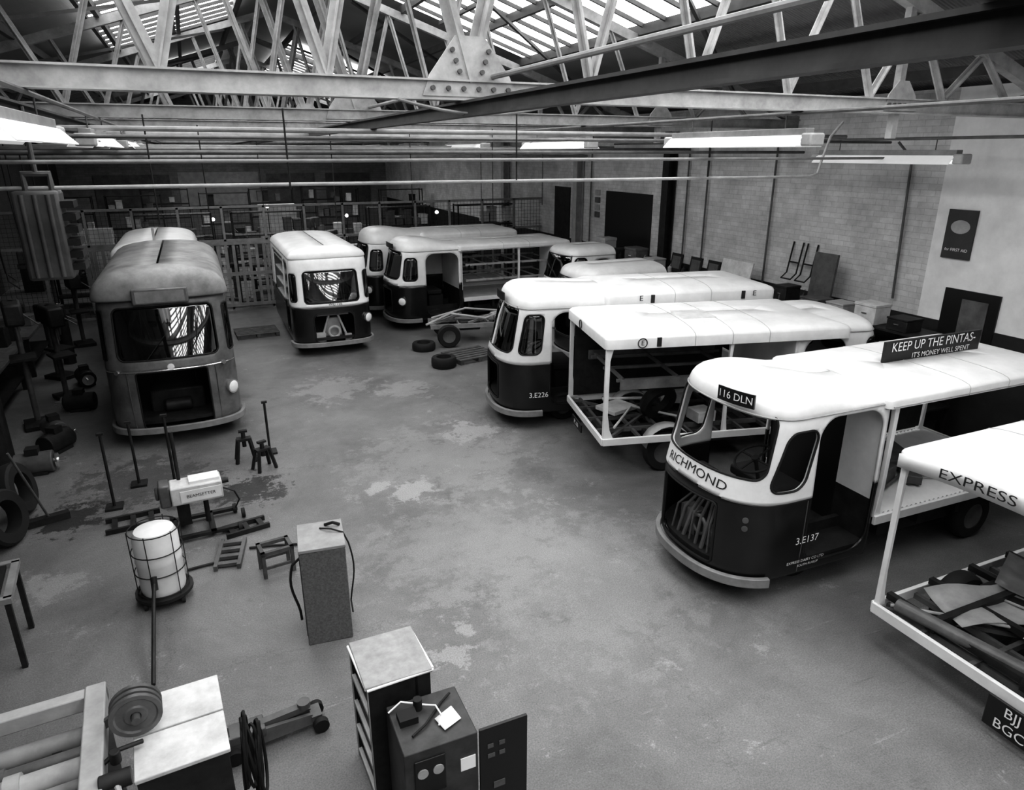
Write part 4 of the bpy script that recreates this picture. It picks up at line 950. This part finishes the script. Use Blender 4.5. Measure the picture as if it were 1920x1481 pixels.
# trolley jack
o=thing('trolley_jack','long dark trolley jack with small wheels','trolley jack',(.06,4.6,0),math.radians(4))
for sg in(1,-1): b=MB(); b.prism([(-.36,sg*.08,.05),(.25,sg*.05,.05),(.25,sg*.05,.14),(-.36,sg*.08,.2)],(0,-sg*.03,0)); b.obj('side_plate',GREYP,o)
b=MB(); b.bb((-.36,-.08,.12),(-.1,.08,.2)); b.obj('pump_body',MID,o,bevel=.01)
b=MB(); b.beam((-.2,0,.17),(.2,0,.2),.06,.05); b.cyl((.2,0,.2),(.2,0,.25),.05); b.obj('lifting_arm',MID,o)
for x,y in((.3,-.1),(.3,.1),(-.34,-.12),(-.34,.12)):
    b=MB(); b.cyl((x,y-.025,.06),(x,y+.025,.06),.06,18); b.obj('castor',BLACK,o)
b=MB(); b.cyl((.3,-.1,.06),(.3,.1,.06),.02); b.bb((.24,-.07,.06),(.32,.07,.13)); b.obj('axle',MID,o)
# left table
o=thing('steel_table','steel angle frame table with dark sheet top','table',(-2.5,6.6,0),math.radians(5))
b=MB()
for y in(-.35,.3): b.bb((-.6,y-.03,.68),(.6,y+.03,.73))
for x in(-.57,.57): b.bb((x-.03,-.35,.68),(x+.03,.3,.73))
b.obj('table_frame',PIPEM,o)
for x in(-.56,.56):
    for y in(-.33,.28): b=MB(); b.bb((x-.022,y-.022,0),(x+.022,y+.022,.68)); b.obj('leg',DARK,o)
b=MB(); b.bb((-.55,-.3,.69),(.5,.28,.72)); b.obj('table_sheet',DARK,o)
boxitem('battery',(-2.3,6.75,.73),(.3,.2,.2),DARK,'dark vehicle battery standing on the steel table','battery')
# tyres
def tyre(loc,rx,R=.3,w=.18,label='worn black tyre lying on the floor',rz=0):
    b=MB(); b.lathe([(R*.58,-w/2),(R*.9,-w/2),(R*.98,-w*.35),(R,0),(R*.98,w*.35),(R*.9,w/2),(R*.58,w/2),(R*.54,0),(R*.58,-w/2)],(0,0,0),'z',30)
    o=b.obj('tyre',BLACK,label=label,cat='tyre',group='loose tyres',loc=loc); o.rotation_euler=(rx,0,rz)
    return o
tyre((4.4,14.95,.09),0,.27); tyre((4.4,13.5,.11),0,.27,.22); tyre((7.0,14.9,.09),0,.27)
tyre((-2.5,9.6,.34),1.35,.34,rz=1.4,label='black tyre leaning upright beside the bench'); tyre((-2.5,8.8,.34),1.35,.34,rz=1.2,label='black tyre leaning upright beside the bench')
def pallet(loc,rz,label='weathered wooden pallet on the floor'):
    o=thing('pallet',label,'pallet',loc,rz)
    for i in range(6): b=MB(); b.bb((-.5,-.4+.15*i,.09),(.5,-.4+.15*i+.1,.11)); b.obj('deck_board',WOOD,o)
    for x in(-.45,0,.45): b=MB(); b.bb((x-.04,-.4,0),(x+.04,.45,.09)); b.obj('bearer',WOOD,o)
pallet((5.15,13.9,0),.2); pallet((1.0,18.0,0),.05); 
o=thing('bare_chassis','bare vehicle chassis frame with axle','chassis',(5.8,15.3,0),math.radians(-12))
b=MB()
for y in(-.35,.35): b.bb((-1.1,y-.03,.4),(1.1,y+.03,.5))
for x in(-1,-.4,.3,1): b.bb((x-.03,-.35,.42),(x+.03,.35,.48))
b.beam((-1.1,-.35,.5),(-.3,.3,.62),.05,.05); b.beam((-.8,.35,.5),(.4,-.3,.6),.05,.05); b.beam((-.2,-.3,.5),(.9,.3,.7),.05,.05); b.beam((.1,.3,.5),(.7,-.35,.75),.04,.04); b.obj('frame_rails',PIPEM,o)
b=MB(); b.bb((-.4,-.2,.3),(.1,.2,.52)); b.obj('motor',DARK,o,bevel=.03)
b=MB(); b.tube([(-1.2,-.3,.5),(-.6,-.1,.7),(.2,-.3,.6),(.9,0,.75)],.03); b.tube([(-1.0,.4,.5),(-.2,.2,.75),(.8,.4,.6)],.025); b.box((.6,-.1,.62),(.4,.3,.06),rz=.5,rx=.3); b.obj('loose_tubes',LGREY,o)
wheel(o,-.7,-.55,.27,.15); wheel(o,-.7,.55,.27,.15); wheel(o,.8,-.55,.27,.15); wheel(o,.8,.55,.27,.15)
o=thing('broom','long handled broom standing on the floor','broom',(-2.15,9.2,0),.3)
b=MB(); b.cyl((0,0,.08),(-.25,-.3,1.1),.014); b.obj('handle',WOOD,o); b=MB(); b.bb((-.22,-.05,.0),(.22,.05,.09)); b.obj('broom_head',DARK,o)
# behind partition
tones=(LGREY,MID,GREYP,CREAM,DARK,MID)
for i,(x,y) in enumerate(((-3,24),(-.5,24.5),(2.5,24),(5.5,25),(8,24),(-2,29),(2,30),(6,31),(9,28))):
    bench((x,y,0),0,2.2,.8,.9)
    for k in range(5):
        if random.random()<.85: boxitem('tool_case',(x-.9+.42*k,y+random.uniform(-.15,.15),.9),(.32,.3,random.uniform(.15,.7)),random.choice(tones),'metal case on a workbench behind the partition','case')
for x,y in((-1.8,26),(1,27),(4,27.5),(7,27),(3.8,22.6),(.9,22.8),(-3.8,22.5),(7.4,22.4)): drill((x,y,0),MID,2.0)
for x,y in((-4.4,27),(4.4,33.5),(-1,34)): machine((x,y,0),0)
for x,y in((-4.6,32),(-2.2,32.4),(1.2,33),(3.4,36),(6.2,34.5),(8.9,33),(8.8,22.2),(-1.2,37),(6,37.5),(5.9,22.3),(1.9,22.0),(-.6,22.0)):
    rack((x,y,0),0,2,2.7)
    for k in range(7): boxitem('parts_box',(x-.8+.27*k,y,.13+.6625*random.choice((0,1,2,3))),(.22,.35,random.uniform(.2,.5)),random.choice(tones),'parts box on a rack behind the partition','box')
for i,(xa,xb,za,zb,m) in enumerate(((-4.5,-1,1.6,3.2,GREYP),(-.6,3.4,1.6,3.3,LGREY),(3.8,6.4,1.6,3.2,GREYP),(7,9.5,1.4,3.2,MID))):
    b=MB(); b.bb((xa,Y1-.06,za),(xb,Y1-.001,zb)); b.obj('wall_board',m,label='painted board fixed on the end wall',cat='board')
boxitem('pale_cupboard',(-2.6,22.6,0),(.8,.5,2.3),CREAM,'pale steel cupboard behind the partition','cupboard'); boxitem('pale_cupboard',(2.6,26,0),(1.2,.5,2.6),CREAM,'pale steel cupboard behind the partition','cupboard')
for x,y,z in((-1.75,21.7,2.15),(2.2,25,2.6),(7.0,21.7,2.5),(.5,25.5,2.2),(4.6,24,2.3)):
    o=thing('bench_lamp','small bright bench lamp on a thin stand','lamp',(x,y,0)); b=MB(); b.cyl((0,0,0),(0,0,z),.015,8); b.cyl((0,0,0),(0,0,.03),.15); b.obj('lamp_stand',DARK,o); b=MB(); b.lathe([(.001,-.05),(.05,-.03),(.06,.02),(.03,.06),(.001,.07)],(0,0,z),'z',14); b.obj('bulb',BULB,o)
# ---------------------------------------------------------------- light & camera
w=bpy.data.worlds.new('World'); SC.world=w; w.use_nodes=True
w.node_tree.nodes['Background'].inputs[0].default_value=(.8,.8,.8,1); w.node_tree.nodes['Background'].inputs[1].default_value=.7
ph=math.atan(455/1300); psi=math.atan(610/math.hypot(1300,455))
F=Vector((math.sin(psi)*math.cos(ph),math.cos(psi)*math.cos(ph),-math.sin(ph)))
cam=bpy.data.cameras.new('Camera'); cam.sensor_width=36; cam.lens=36*1300/1920; cam.clip_start=.05
co=bpy.data.objects.new('Camera',cam); C.objects.link(co); co.location=(0,0,4.3); co.rotation_euler=F.to_track_quat('-Z','Y').to_euler()
SC.camera=co
